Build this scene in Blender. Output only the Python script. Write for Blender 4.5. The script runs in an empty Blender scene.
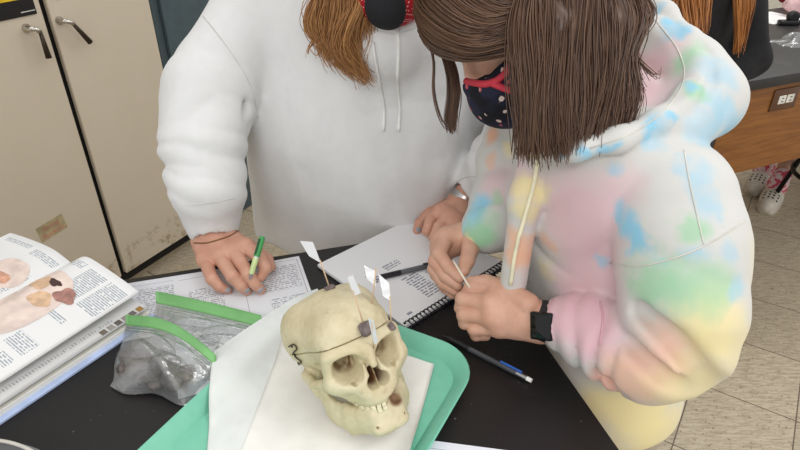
import bpy, bmesh, math, random
import numpy as np
from mathutils import Vector, Matrix
from mathutils.bvhtree import BVHTree
sc = bpy.context.scene
COL = sc.collection
random.seed(4); rng = np.random.default_rng(7)
PI = math.pi

# ------------------------------------------------------------ camera, light, exposure
TH = math.radians(31.7); FPX = 600.0; CAMZ = 1.52
CT, ST = math.cos(TH), math.sin(TH)
cam_d = bpy.data.cameras.new('camera'); cam = bpy.data.objects.new('camera', cam_d); COL.objects.link(cam)
cam.location = (0, 0, CAMZ); cam.rotation_euler = (PI/2 - TH, 0, 0)
cam_d.sensor_width = 36; cam_d.lens = 36*FPX/800; cam_d.clip_start = 0.02
sc.camera = cam
w = bpy.data.worlds.new('room_light'); sc.world = w; w.use_nodes = True
w.node_tree.nodes['Background'].inputs[0].default_value = (1, 0.995, 0.985, 1)
w.node_tree.nodes['Background'].inputs[1].default_value = 0.92
def area(name, loc, sx, sy, power, rz=0):
    l = bpy.data.lights.new(name, 'AREA'); l.shape = 'RECTANGLE'; l.size = sx; l.size_y = sy; l.energy = power
    l.color = (1, 0.99, 0.972)
    o = bpy.data.objects.new(name, l); o.location = loc; o.rotation_euler = (0, 0, rz); COL.objects.link(o)
area('ceiling_lamp', (-0.30, -1.5, 2.75), 1.4, 0.7, 34)
area('ceiling_lamp', (1.4, 0.2, 2.75), 1.2, 0.6, 16)
area('ceiling_lamp', (0.2, 1.8, 2.75), 1.2, 0.6, 5)
area('ceiling_lamp', (1.8, 3.0, 2.75), 1.2, 0.6, 16)
sc.view_settings.view_transform = 'Standard'; sc.view_settings.look = 'None'
sc.view_settings.gamma = 1; sc.view_settings.exposure = -0.04; sc.view_settings.use_curve_mapping = False

# ------------------------------------------------------------ helpers: points seen from the photograph's camera
def ray(px, py):
    x = (px-400)/FPX; y = -(py-225)/FPX
    return np.array([x, CT+y*ST, -ST+y*CT])
EYE = np.array([0, 0, CAMZ])
def Zp(px, py, z): r = ray(px, py); return EYE + r*((z-CAMZ)/r[2])
def Dp(px, py, d): return EYE + ray(px, py)*d
def RC(px, py, d, rp): return (Dp(px, py, d), rp*d/FPX)
def nrm(v): v = np.asarray(v, float); return v/np.linalg.norm(v)
def lin(c): 
    return tuple(((x/255)/12.92 if x/255 <= 0.04045 else ((x/255+0.055)/1.055)**2.4) for x in c) + (1,)

# ------------------------------------------------------------ materials
class G:
    def __init__(s, name):
        s.m = bpy.data.materials.new(name); s.m.use_nodes = True; s.t = s.m.node_tree
        s.b = s.t.nodes['Principled BSDF']; s.out = s.t.nodes['Material Output']
    def node(s, ty, **kw):
        n = s.t.nodes.new(ty)
        for k, v in kw.items(): setattr(n, k, v)
        return n
    def set(s, sock, v):
        if hasattr(v, 'is_output'): s.t.links.new(v, sock)
        else: sock.default_value = v
    def math(s, op, a, b=0.0, c=None):
        n = s.node('ShaderNodeMath', operation=op); s.set(n.inputs[0], a); s.set(n.inputs[1], b)
        if c is not None: s.set(n.inputs[2], c)
        return n.outputs[0]
    def vec(s, op, a, b=(0, 0, 0)):
        n = s.node('ShaderNodeVectorMath', operation=op); s.set(n.inputs[0], a); s.set(n.inputs[1], b)
        return n.outputs['Value'] if op in ('DISTANCE', 'LENGTH', 'DOT_PRODUCT') else n.outputs[0]
    def coord(s): 
        if not hasattr(s, '_c'): s._c = s.node('ShaderNodeTexCoord').outputs['Object']
        return s._c
    def noise(s, scale, detail=3, vec=None, rough=0.5):
        n = s.node('ShaderNodeTexNoise'); n.inputs['Scale'].default_value = scale; n.inputs['Detail'].default_value = detail
        n.inputs['Roughness'].default_value = rough
        s.t.links.new(vec if vec is not None else s.coord(), n.inputs['Vector']); return n
    def mix(s, f, a, b):
        n = s.node('ShaderNodeMix', data_type='RGBA'); s.set(n.inputs[0], f); s.set(n.inputs[6], a); s.set(n.inputs[7], b)
        return n.outputs[2]
    def ramp(s, v, lo, hi):
        n = s.node('ShaderNodeMapRange', interpolation_type='SMOOTHSTEP'); s.set(n.inputs[0], v)
        n.inputs[1].default_value = lo; n.inputs[2].default_value = hi; return n.outputs[0]
    def bump(s, h, strength=0.2, dist=0.002):
        n = s.node('ShaderNodeBump'); n.inputs['Strength'].default_value = strength; n.inputs['Distance'].default_value = dist
        s.t.links.new(h, n.inputs['Height']); s.t.links.new(n.outputs[0], s.b.inputs['Normal'])
    def sep(s, v):
        n = s.node('ShaderNodeSeparateXYZ'); s.t.links.new(v, n.inputs[0]); return n.outputs
    def fin(s, col=None, rough=0.5, metal=0, spec=0.5):
        if col is not None: s.set(s.b.inputs['Base Color'], col)
        s.set(s.b.inputs['Roughness'], rough); s.b.inputs['Metallic'].default_value = metal
        s.b.inputs['Specular IOR Level'].default_value = spec
        return s.m
def sc3(c, k): return tuple(min(255, x*k) for x in c)
def PM(name, c, rough=0.6, metal=0, var=0.06, scale=25, bump=0, bscale=300, spec=0.4):
    g = G(name); n = g.noise(scale, 4)
    col = g.mix(g.ramp(n.outputs['Fac'], 0.3, 0.7), lin(sc3(c, 1-var)), lin(sc3(c, 1+var)))
    if bump: g.bump(g.noise(bscale, 3).outputs['Fac'], bump, 0.0015)
    return g.fin(col, rough, metal, spec)
def dye_mat(name, base, blobs, origin, warp=0.05, bump=0.25):
    """soft patches of dye: blobs = (world point, radius, colour, strength)"""
    g = G(name); c = g.coord(); nz = g.noise(9, 4, rough=0.6).outputs['Color']
    off = g.vec('SCALE', g.vec('SUBTRACT', nz, (0.5, 0.5, 0.5))); off.node.inputs['Scale'].default_value = warp*2.2
    p = g.vec('ADD', c, off); col = lin(base)
    for q, r, cc, st in blobs:
        d = g.vec('DISTANCE', p, tuple(np.asarray(q)-np.asarray(origin)))
        f = g.math('MULTIPLY', g.math('SUBTRACT', 1.0, g.ramp(d, r*0.25, r)), st)
        col = g.mix(f, col, lin(cc))
    g.bump(g.noise(700, 2).outputs['Fac'], bump, 0.001)
    g.b.inputs['Sheen Weight'].default_value = 0.15
    return g.fin(col, 0.92, 0, 0.15)
def page_mat(name, blocks, pitch=0.0042, base=(236, 236, 236), ink=(150, 150, 156), thr=0.42, rules=()):
    g = G(name); s = g.sep(g.coord()); x, y = s[0], s[1]
    rect = None
    def box(x0, y0, x1, y1):
        a = g.math('LESS_THAN', g.math('ABSOLUTE', g.math('SUBTRACT', x, (x0+x1)/2)), abs(x1-x0)/2)
        b = g.math('LESS_THAN', g.math('ABSOLUTE', g.math('SUBTRACT', y, (y0+y1)/2)), abs(y1-y0)/2)
        return g.math('MULTIPLY', a, b)
    for bl in blocks:
        r = box(*bl); rect = r if rect is None else g.math('MAXIMUM', rect, r)
    q = g.math('DIVIDE', y, pitch); row = g.math('FLOOR', q); fr = g.math('FRACT', q)
    line = g.math('LESS_THAN', g.math('ABSOLUTE', g.math('SUBTRACT', fr, 0.5)), 0.27)
    cb = g.node('ShaderNodeCombineXYZ'); g.set(cb.inputs[0], g.math('MULTIPLY', x, 260.0)); g.set(cb.inputs[1], g.math('MULTIPLY', row, 7.31))
    nz = g.noise(1.0, 2, vec=cb.outputs[0]).outputs['Fac']
    m = g.math('MULTIPLY', line, g.math('GREATER_THAN', nz, thr))
    m = g.math('MULTIPLY', m, rect) if rect is not None else 0.0
    for bl in rules: m = g.math('MAXIMUM', m, box(*bl))
    return g.fin(g.mix(m, lin(base), lin(ink)), 0.75, 0, 0.3)
def hair_mat(name, a, b):
    g = G(name); at = g.node('ShaderNodeAttribute', attribute_name='tone').outputs['Fac']
    n = g.noise(40, 3).outputs['Fac']
    f = g.math('ADD', g.math('MULTIPLY', at, 0.75), g.math('MULTIPLY', n, 0.3))
    return g.fin(g.mix(f, lin(a), lin(b)), 0.42, 0, 0.5)
def clear_mat(name, tint=(235, 238, 238), milky=0.22, gloss=0.14):
    g = G(name)
    tr = g.node('ShaderNodeBsdfTransparent'); tr.inputs[0].default_value = lin(tint)
    gl = g.node('ShaderNodeBsdfGlossy'); gl.inputs['Roughness'].default_value = 0.16
    bp = g.node('ShaderNodeBump'); bp.inputs['Strength'].default_value = 0.5; bp.inputs['Distance'].default_value = 0.004
    g.t.links.new(g.noise(70, 4, rough=0.6).outputs['Fac'], bp.inputs['Height']); g.t.links.new(bp.outputs[0], gl.inputs['Normal'])
    df = g.node('ShaderNodeBsdfDiffuse'); df.inputs[0].default_value = lin((235, 236, 238))
    m1 = g.node('ShaderNodeMixShader'); m1.inputs[0].default_value = milky
    m2 = g.node('ShaderNodeMixShader'); m2.inputs[0].default_value = gloss
    L = g.t.links.new
    L(tr.outputs[0], m1.inputs[1]); L(df.outputs[0], m1.inputs[2]); L(m1.outputs[0], m2.inputs[1]); L(gl.outputs[0], m2.inputs[2])
    L(m2.outputs[0], g.out.inputs[0]); g.t.nodes.remove(g.b)
    return g.m

# ------------------------------------------------------------ objects
ORI = {}
def tag(o, label=None, cat=None, group=None, kind=None):
    if label: o['label'] = label
    if cat: o['category'] = cat
    if group: o['group'] = group
    if kind: o['kind'] = kind
    return o
def emp(name, label, cat, loc, rz=0, group=None, R=None):
    o = bpy.data.objects.new(name, None); COL.objects.link(o); o.empty_display_size = 0.03
    o.location = Vector(loc)
    if R is not None: o.rotation_euler = Matrix(R).to_euler()
    else: o.rotation_euler = (0, 0, rz)
    ORI[o.name] = (np.array(loc, float), np.array(R if R is not None else Matrix.Rotation(rz, 3, 'Z'), float))
    return tag(o, label, cat, group)
def mk(name, geo, mat, parent=None, local=False, smooth=True, kind=None, label=None, flat_angle=None):
    """mesh object; world coordinates are brought into the frame of the thing unless local"""
    V, F = geo; V = np.asarray(V, float).reshape(-1, 3)
    if parent is not None and not local:
        o0, R0 = ORI[parent.name]; V = (V-o0) @ R0
    me = bpy.data.meshes.new(name); me.from_pydata(V.tolist(), [], [list(map(int, f)) for f in F]); me.update()
    if smooth: me.shade_smooth()
    if flat_angle: me.set_sharp_from_angle(angle=flat_angle)
    me.materials.append(mat)
    o = bpy.data.objects.new(name, me); COL.objects.link(o)
    if parent is not None:
        o.parent = parent; ORI[o.name] = ORI[parent.name]
    else: ORI[o.name] = (np.zeros(3), np.eye(3))
    if kind: o['kind'] = kind
    if label: o['label'] = label
    return o
def root_mesh(name, geo, mat, label, cat, loc, group=None, rz=0, smooth=True, R=None, local=False, flat_angle=None):
    """a thing that is one mesh, with its origin at loc"""
    Rm = np.array(R if R is not None else Matrix.Rotation(rz, 3, 'Z'), float)
    V, F = geo; V = np.asarray(V, float).reshape(-1, 3)
    if not local: V = (V-np.array(loc)) @ Rm
    o = mk(name, (V, F), mat, smooth=smooth, flat_angle=flat_angle)
    o.location = Vector(loc); o.rotation_euler = Matrix(Rm).to_euler()
    ORI[o.name] = (np.array(loc, float), Rm)
    return tag(o, label, cat, group)
def struct(name, geo, mat, label=None, smooth=False):
    o = mk(name, geo, mat, smooth=smooth); o['kind'] = 'structure'
    return o
def join(*gs):
    V = []; F = []; k = 0
    for v, f in gs:
        v = np.asarray(v, float).reshape(-1, 3); V.append(v); F += [[int(i)+k for i in q] for q in f]; k += len(v)
    return np.vstack(V), F
def xf(geo, R=None, t=(0, 0, 0)):
    v = np.asarray(geo[0], float)
    if R is not None: v = v @ np.asarray(R, float).T
    return v+np.asarray(t, float), geo[1]
def rot(ax, a): return np.array(Matrix.Rotation(a, 3, ax))
def frame(x, y, z): return np.array([x, y, z], float).T     # columns
def look(n, up=(0, 0, 1)):
    """frame whose z is n"""
    z = nrm(n); x = np.cross(up, z)
    if np.linalg.norm(x) < 1e-4: x = np.array([1., 0, 0])
    x = nrm(x); return frame(x, np.cross(z, x), z)
def bx(sx, sy, sz, c=(0, 0, 0), bev=0.0, seg=2):
    bm = bmesh.new(); bmesh.ops.create_cube(bm, size=1)
    for v in bm.verts: v.co = Vector((v.co.x*sx, v.co.y*sy, v.co.z*sz))
    if bev: bmesh.ops.bevel(bm, geom=bm.edges[:], offset=bev, segments=seg, affect='EDGES', profile=0.6)
    bm.verts.index_update()
    V = np.array([v.co[:] for v in bm.verts])+np.array(c); F = [[v.index for v in f.verts] for f in bm.faces]; bm.free()
    return V, F
def tube(P, r, n=8, cap=True):
    P = np.asarray(P, float); m = len(P); r = np.broadcast_to(np.asarray(r, float), (m,))
    T = np.gradient(P, axis=0); T /= np.linalg.norm(T, axis=1)[:, None]+1e-12
    a = np.array([0, 0, 1.]) if abs(T[0, 2]) < 0.9 else np.array([1., 0, 0])
    V = []; u = nrm(np.cross(T[0], a))
    for i in range(m):
        u = nrm(u-T[i]*np.dot(u, T[i])); v = np.cross(T[i], u)
        for k in range(n):
            an = 2*PI*k/n; V.append(P[i]+r[i]*(math.cos(an)*u+math.sin(an)*v))
    F = [[i*n+k, i*n+(k+1) % n, (i+1)*n+(k+1) % n, (i+1)*n+k] for i in range(m-1) for k in range(n)]
    if cap: F += [list(range(n))[::-1], list(range((m-1)*n, m*n))]
    return np.array(V), F
def spline(P, n=24):
    P = np.asarray(P, float); m = len(P)
    if m < 3: return np.array([P[0]+(P[-1]-P[0])*t for t in np.linspace(0, 1, n)])
    Q = np.vstack([2*P[0]-P[1], P, 2*P[-1]-P[-2]]); out = []
    for t in np.linspace(0, m-1-1e-9, n):
        i = int(t); f = t-i; a, b, c, d = Q[i:i+4]
        out.append(0.5*((2*b)+(-a+c)*f+(2*a-5*b+4*c-d)*f*f+(-a+3*b-3*c+d)*f**3))
    return np.array(out)
def lathe(prof, n=24):
    V = [(r*math.cos(2*PI*k/n), r*math.sin(2*PI*k/n), z) for r, z in prof for k in range(n)]
    m = len(prof)
    F = [[i*n+k, i*n+(k+1) % n, (i+1)*n+(k+1) % n, (i+1)*n+k] for i in range(m-1) for k in range(n)]
    F += [list(range(n))[::-1], list(range((m-1)*n, m*n))]
    return np.array(V), F
def ball(c, r, R=None, n=16, m=10, lump=0, seed=0):
    V = []; rg = np.random.default_rng(seed); ph = rg.uniform(0, 6, 6)
    for i in range(m+1):
        th = PI*i/m
        for k in range(n):
            f = 2*PI*k/n; d = np.array([math.sin(th)*math.cos(f), math.sin(th)*math.sin(f), math.cos(th)])
            s = 1+lump*(math.sin(3*d[0]+ph[0])*math.sin(4*d[1]+ph[1])+0.6*math.sin(6*d[2]+ph[2]+3*d[0]))
            V.append(d*s)
    V = np.array(V)*np.asarray(r)
    if R is not None: V = V @ np.asarray(R).T
    F = [[i*n+k, (i+1)*n+k, (i+1)*n+(k+1) % n, i*n+(k+1) % n] for i in range(m) for k in range(n)]
    return V+np.asarray(c), F
def grid(fn, nu, nv, us=(0, 1), vs=(0, 1), thick=0.0):
    U = np.linspace(*us, nu); W = np.linspace(*vs, nv)
    V = np.array([fn(u, v) for u in U for v in W], float)
    F = [[i*nv+j, (i+1)*nv+j, (i+1)*nv+j+1, i*nv+j+1] for i in range(nu-1) for j in range(nv-1)]
    if thick:
        n = len(V); V2 = V.copy(); V2[:, 2] -= thick
        F2 = [[a+n for a in f[::-1]] for f in F]
        ed = [i*nv for i in range(nu)]+[(nu-1)*nv+j for j in range(1, nv)]+[i*nv+nv-1 for i in range(nu-2, -1, -1)]+[j for j in range(nv-2, 0, -1)]
        F3 = [[ed[k], ed[k]+n, ed[(k+1) % len(ed)]+n, ed[(k+1) % len(ed)]] for k in range(len(ed))]
        return np.vstack([V, V2]), F+F2+[f[::-1] for f in F3]
    return V, F
def prism(o2, z0, z1):
    n = len(o2); V = [(x, y, z0) for x, y in o2]+[(x, y, z1) for x, y in o2]
    return np.array(V), [list(range(n))[::-1], list(range(n, 2*n))]+[[i, (i+1) % n, n+(i+1) % n, n+i] for i in range(n)]
def rrect(sx, sy, r, n=6):
    P = []
    for cx, cy, a0 in ((sx/2-r, sy/2-r, 0), (-sx/2+r, sy/2-r, PI/2), (-sx/2+r, -sy/2+r, PI), (sx/2-r, -sy/2+r, 3*PI/2)):
        for k in range(n+1):
            a = a0+PI/2*k/n; P.append((cx+r*math.cos(a), cy+r*math.sin(a)))
    return P

# ------------------------------------------------------------ signed distances and their surface
def smin(a, b, k):
    if k <= 0: return np.minimum(a, b)
    h = np.maximum(k-np.abs(a-b), 0)/k; return np.minimum(a, b)-h*h*k*0.25
def smax(a, b, k): return -smin(-a, -b, k)
def sub(a, b, k=0.0): return smax(a, -b, k)
def rc(p, a, b, ra, rb):
    a = np.asarray(a, np.float32); ba = np.asarray(b, np.float32)-a
    h = np.clip((p-a) @ ba/(ba @ ba+1e-12), 0, 1)
    return np.linalg.norm(p-a-h[:, None]*ba, axis=1)-(ra+(rb-ra)*h)
def chain(p, pts, k=0.0):
    d = None
    for (a, ra), (b, rb) in zip(pts[:-1], pts[1:]):
        e = rc(p, a, b, ra, rb); d = e if d is None else smin(d, e, k)
    return d
def ell(p, c, r, R=None):
    q = p-np.asarray(c, np.float32)
    if R is not None: q = q @ np.asarray(R, np.float32)
    r = np.asarray(r, np.float32); k0 = np.linalg.norm(q/r, axis=1); k1 = np.linalg.norm(q/(r*r), axis=1)+1e-9
    return k0*(k0-1)/k1
def boxd(p, c, h, r=0.0, R=None):
    q = p-np.asarray(c, np.float32)
    if R is not None: q = q @ np.asarray(R, np.float32)
    q = np.abs(q)-(np.asarray(h, np.float32)-r)
    return np.linalg.norm(np.maximum(q, 0), axis=1)+np.minimum(q.max(axis=1), 0)-r
def nz(p, s, ph=0.0):
    x, y, z = p[:, 0]*s, p[:, 1]*s, p[:, 2]*s
    return (np.sin(x+1.7*np.sin(y*0.8+ph)+ph)*np.cos(y*1.1+1.3*np.sin(z*0.9+ph*2))+0.5*np.sin(z*1.9+1.5*np.sin(x*1.3+ph))*np.cos(x*1.7-ph))
def surf(f, lo, hi, h, slack=1.7):
    B = 8; lo = np.asarray(lo, float); n = np.ceil((np.asarray(hi)-lo)/h/B).astype(int)
    N = n*B; V = np.empty(tuple(N), np.float32)
    bi = np.stack(np.meshgrid(*[np.arange(k) for k in n], indexing='ij'), -1).reshape(-1, 3)
    bc = (lo+(bi*B+(B-1)/2)*h).astype(np.float32); d = f(bc)
    act = np.abs(d) < h*B*0.87*slack
    V6 = V.reshape(n[0], B, n[1], B, n[2], B)
    V6[:] = np.sign(d).reshape(n[0], 1, n[1], 1, n[2], 1)*h*B
    loc = np.stack(np.meshgrid(*[np.arange(B)]*3, indexing='ij'), -1).reshape(-1, 3)
    A = bi[act]
    for s in range(0, len(A), 400):
        a = A[s:s+400]; p = (lo+(a[:, None, :]*B+loc[None])*h).reshape(-1, 3).astype(np.float32)
        val = f(p).reshape(len(a), B, B, B)
        for q, blk in zip(a, val): V6[q[0], :, q[1], :, q[2], :] = blk
    V = V6.reshape(tuple(N)); I = V < 0
    cs = sum(I[i:N[0]-1+i, j:N[1]-1+j, k:N[2]-1+k].astype(np.int8) for i in (0, 1) for j in (0, 1) for k in (0, 1))
    C = np.argwhere((cs > 0) & (cs < 8)); idx = -np.ones(tuple(N-1), np.int64); idx[tuple(C.T)] = np.arange(len(C))
    acc = np.zeros((len(C), 3)); cnt = np.zeros(len(C))
    co = [np.array(c) for c in ((0, 0, 0), (1, 0, 0), (0, 1, 0), (1, 1, 0), (0, 0, 1), (1, 0, 1), (0, 1, 1), (1, 1, 1))]
    for a, b in ((0, 1), (2, 3), (4, 5), (6, 7), (0, 2), (1, 3), (4, 6), (5, 7), (0, 4), (1, 5), (2, 6), (3, 7)):
        va = V[tuple((C+co[a]).T)]; vb = V[tuple((C+co[b]).T)]; m = (va < 0) != (vb < 0)
        t = np.where(m, va/np.where(m, va-vb, 1), 0)
        acc += np.where(m[:, None], co[a]+t[:, None]*(co[b]-co[a]), 0); cnt += m
    P = lo+(C+acc/cnt[:, None])*h; Fs = []
    for ax in range(3):
        s0 = [slice(None)]*3; s1 = [slice(None)]*3; s0[ax] = slice(0, N[ax]-1); s1[ax] = slice(1, N[ax])
        x = I[tuple(s0)] != I[tuple(s1)]; E = np.argwhere(x)
        b, c = (ax+1) % 3, (ax+2) % 3
        E = E[(E[:, b] > 0) & (E[:, c] > 0) & (E[:, b] < N[b]-1) & (E[:, c] < N[c]-1)]
        db = np.zeros(3, int); db[b] = 1; dc = np.zeros(3, int); dc[c] = 1
        q = np.stack([idx[tuple((E-db-dc).T)], idx[tuple((E-dc).T)], idx[tuple(E.T)], idx[tuple((E-db).T)]], 1)
        fl = ~I[tuple(E.T)]; q[fl] = q[fl][:, ::-1]; Fs.append(q)
    return P, np.vstack(Fs).tolist()
def bounds(pts, m):
    P = np.array([q[0] for q in pts]); return P.min(0)-m, P.max(0)+m
def hitter(*objs):
    Vs = []; Fs = []; k = 0
    for o in objs:
        mw, (o0, R0) = o.data, ORI[o.name]
        v = np.array([x.co[:] for x in mw.vertices]) @ R0.T+o0
        Fs += [[i+k for i in p.vertices] for p in mw.polygons]; Vs.append(v); k += len(v)
    t = BVHTree.FromPolygons(np.vstack(Vs).tolist(), Fs)
    def hit(px, py, off=0.0):
        r = nrm(ray(px, py)); l, nn, i, d = t.ray_cast(Vector(EYE), Vector(r))
        if l is None: return None
        nn = np.array(nn); 
        if nn @ r > 0: nn = -nn
        return np.array(l)+nn*off, nn
    return hit
def on(hit, pts, off, n=20):
    s2 = spline([(a[0], a[1], 0) for a in pts], max(n, 3*len(pts)))
    q = [hit(a[0], a[1], off) for a in s2]; q = [x[0] for x in q if x is not None]
    return spline(q, n) if len(q) > 1 else None
# ------------------------------------------------------------ the room
def floor_mat():
    g = G('vinyl_tile'); c = g.coord(); a = math.radians(-33.2)
    mp = g.node('ShaderNodeMapping'); mp.inputs['Rotation'].default_value = (0, 0, -a)
    g.t.links.new(c, mp.inputs[0]); s = g.sep(mp.outputs[0]); T = 0.565/2*2
    ux = g.math('DIVIDE', g.math('ADD', s[0], 10-FL0[0]), FT); uy = g.math('DIVIDE', g.math('ADD', s[1], 10-FL0[1]), FT)
    gx = g.math('ABSOLUTE', g.math('SUBTRACT', g.math('FRACT', ux), 0.5)); gy = g.math('ABSOLUTE', g.math('SUBTRACT', g.math('FRACT', uy), 0.5))
    gap = g.math('GREATER_THAN', g.math('MAXIMUM', gx, gy), 0.4935)
    cb = g.node('ShaderNodeCombineXYZ'); g.set(cb.inputs[0], g.math('FLOOR', ux)); g.set(cb.inputs[1], g.math('FLOOR', uy))
    wn = g.node('ShaderNodeTexWhiteNoise'); g.t.links.new(cb.outputs[0], wn.inputs['Vector'])
    st = g.node('ShaderNodeMapping'); st.inputs['Scale'].default_value = (9, 55, 1); st.inputs['Rotation'].default_value = (0, 0, 0.3)
    g.t.links.new(c, st.inputs[0])
    sp = g.noise(2.0, 5, vec=st.outputs[0], rough=0.75).outputs['Fac']
    col = g.mix(g.ramp(sp, 0.35, 0.62), lin((158, 144, 121)), lin((196, 183, 158)))
    col = g.mix(g.math('MULTIPLY', wn.outputs['Value'], 0.25), col, lin((150, 137, 118)))
    sp2 = g.noise(95, 2).outputs['Fac']; col = g.mix(g.ramp(sp2, 0.6, 0.72), col, lin((122, 106, 86)))
    col = g.mix(gap, col, lin((96, 82, 66)))
    return g.fin(col, 0.42, 0, 0.4)
FT = 0.305; _a = math.radians(-33.2)
def _fl(p): return np.array([p[0]*math.cos(_a)+p[1]*math.sin(_a), -p[0]*math.sin(_a)+p[1]*math.cos(_a)])
_p = Zp(722, 406.7, 0); _q = Zp(766.7, 450, 0)
FL0 = (_fl(_q)[0], _fl(_p)[1])
struct('floor', bx(9, 9, 0.1, (0.3, 2.2, -0.05)), floor_mat())
wallm = PM('painted_wall', (214, 208, 194), 0.8, var=0.02)
CU = nrm((0.1645, 0.3, 0)); CN = np.array([CU[1], -CU[0], 0]); C0 = np.array([-1.11, 1.95, 0])
CR = frame(CU, -CN, (0, 0, 1))          # x along the cabinet front, y into it
def cab(u, d, z): return C0+CU*u-CN*d+np.array([0, 0, z])
struct('wall_left', xf(bx(5.4, 0.1, 2.9, (0.6, 0.62, 1.45)), CR, C0), wallm)
struct('wall_back', bx(6.5, 0.1, 2.9, (2.2, 5.2, 1.45)), wallm)

beige = None
def beige_mat():
    g = G('beige_enamel'); s = g.sep(g.coord())
    n = g.noise(6, 5, rough=0.65).outputs['Fac']; col = g.mix(n, lin((208, 196, 177)), lin((200, 188, 167)))
    # worn, rusty patches near the bottom edge of the doors
    low = g.math('SUBTRACT', 1.0, g.ramp(s[2], 0.10, 0.40))
    wn = g.ramp(g.math('ADD', g.math('MULTIPLY', g.noise(14, 6, rough=0.75).outputs['Fac'], 1.0), g.math('MULTIPLY', low, 0.22)), 0.70, 0.86)
    col = g.mix(g.math('MULTIPLY', g.math('MULTIPLY', wn, low), 0.75), col, lin((133, 110, 66)))
    ch = g.ramp(g.noise(45, 3, rough=0.6).outputs['Fac'], 0.745, 0.765)
    col = g.mix(g.math('MULTIPLY', ch, g.math('SUBTRACT', 1.0, g.ramp(s[2], 0.2, 0.55))), col, lin((62, 48, 36)))
    return g.fin(col, 0.5, 0, 0.4)
beige = beige_mat(); dark = PM('dark_gap', (22, 20, 19), 0.8)
steel = PM('bright_steel', (200, 196, 188), 0.25, 1.0); lever = PM('dark_lever', (64, 54, 44), 0.4, 0.6)
cabinet = emp('storage_cabinet', 'tall beige metal storage cabinet with two scuffed doors and lever handles', 'cabinet', C0, R=CR)
def L(n, geo, m, p, **k): return mk(n, geo, m, p, local=True, **k)
L('cabinet_body', join(bx(0.80, 0.46, 1.83, (0, 0.254, 0.945), 0.004)), dark, cabinet, flat_angle=0.6)
for sd in (-1, 1):
    d = L('door', bx(0.386, 0.022, 1.77, (sd*0.2045, 0.009, 0.965), 0.006, 3), beige, cabinet, flat_angle=0.6)
    hx = -0.078 if sd < 0 else 0.034; hz = 1.068
    ang = 0.02 if sd < 0 else 0.55
    h = L('handle', join(xf(lathe([(0.013, 0), (0.013, 0.006), (0.009, 0.012), (0.008, 0.03), (0.006, 0.032)], 16), rot('X', PI/2), (hx, -0.002, hz)),
        tube(spline([(hx, -0.028, hz), (hx+0.012, -0.036, hz-0.004), (hx+0.02+0.004*sd, -0.036, hz-0.012)], 8), 0.007, 10)), steel, d)
    dx, dz = math.sin(ang), -math.cos(ang)
    a = np.array([hx+0.020, -0.036, hz-0.008]); b = a+np.array([dx, 0, dz])*0.085
    L('handle_grip', tube([a, a+(b-a)*0.5, b], [0.0055, 0.0075, 0.0095], 10), lever, h)
    if sd > 0:
        L('lock_hole', join(*[xf(lathe([(r, 0), (r, 0.0015)], 14), rot('X', PI/2), (x, -0.0018, z)) for x, z, r in ((0.050, 1.135, 0.0075), (0.028, 1.135, 0.0028), (0.068, 1.132, 0.0028))]), dark, d)
    else:
        yl = PM('warning_yellow', (222, 186, 36), 0.5); bk = PM('sign_black', (26, 24, 24), 0.45)
        s = L('warning_sign', bx(0.30, 0.003, 0.20, (-0.182, -0.0035, 1.222)), yl, d, label='yellow and black warning sign', smooth=False)
        L('black_band', bx(0.30, 0.0012, 0.048, (-0.182, -0.0055, 1.118+0.008)), bk, s, smooth=False)
        L('fine_print', bx(0.045, 0.0008, 0.0028, (-0.058, -0.0064, 1.114)), PM('print_white', (205, 205, 200), 0.6), s, smooth=False)
        L('sign_lettering', join(*[bx(0.03, 0.0008, 0.04, (-0.33+0.042*k, -0.0055, 1.200)) for k in range(5)]), bk, s, smooth=False)
        tp = L('tape_label', bx(0.10, 0.0012, 0.058, (0, 0, 0)), PM('old_tape', (172, 157, 122), 0.45, var=0.1), d, label='yellowed tape label lettered in red', smooth=False)
        q = 0.0
        r0 = ray(52, 228); t = ((C0-EYE) @ CN+0.0028)/(r0 @ CN); pt = EYE+r0*t; lp = (pt-C0) @ CR
        tp.location = Vector((lp[0], -0.0030, lp[2])); tp.rotation_euler = (0, -0.10, 0)
        red = PM('red_ink', (190, 118, 104), 0.7)
        for tx, zz in (('String', 0.004), ('Buckets', -0.022)):
            cu = bpy.data.curves.new('t', 'FONT'); cu.body = tx; cu.size = 0.026; cu.align_x = 'CENTER'
            to = bpy.data.objects.new('t', cu); COL.objects.link(to); bpy.context.view_layer.update()
            me = bpy.data.meshes.new_from_object(to.evaluated_get(bpy.context.evaluated_depsgraph_get()))
            bpy.data.objects.remove(to); V = [(v.co.x, -0.0012, v.co.y+zz) for v in me.vertices]
            L('lettering', (V, [list(p.vertices) for p in me.polygons]), red, tp, smooth=False)
L('plinth', bx(0.80, 0.4, 0.05, (0, 0.24, 0.027)), PM('plinth_beige', (160, 148, 124), 0.6), cabinet, smooth=False)

slate = PM('slate_enamel', (74, 88, 93), 0.5, var=0.04)
locker = emp('metal_locker', 'tall slate-blue metal locker standing right of the beige cabinet', 'locker', cab(0.86, 0.2, 0), R=CR)
L('locker_body', bx(0.88, 0.46, 2.0, (0, 0.055, 1.002), 0.004), slate, locker, flat_angle=0.6)
for k in (-1, 1):
    d = L('locker_door', bx(0.40, 0.02, 1.86, (k*0.208, -0.186, 1.02), 0.004), slate, locker, flat_angle=0.6)
    L('locker_latch', bx(0.03, 0.02, 0.10, (-k*0.03+k*0.208-k*0.12, -0.203, 1.05), 0.004), steel, d)

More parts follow.
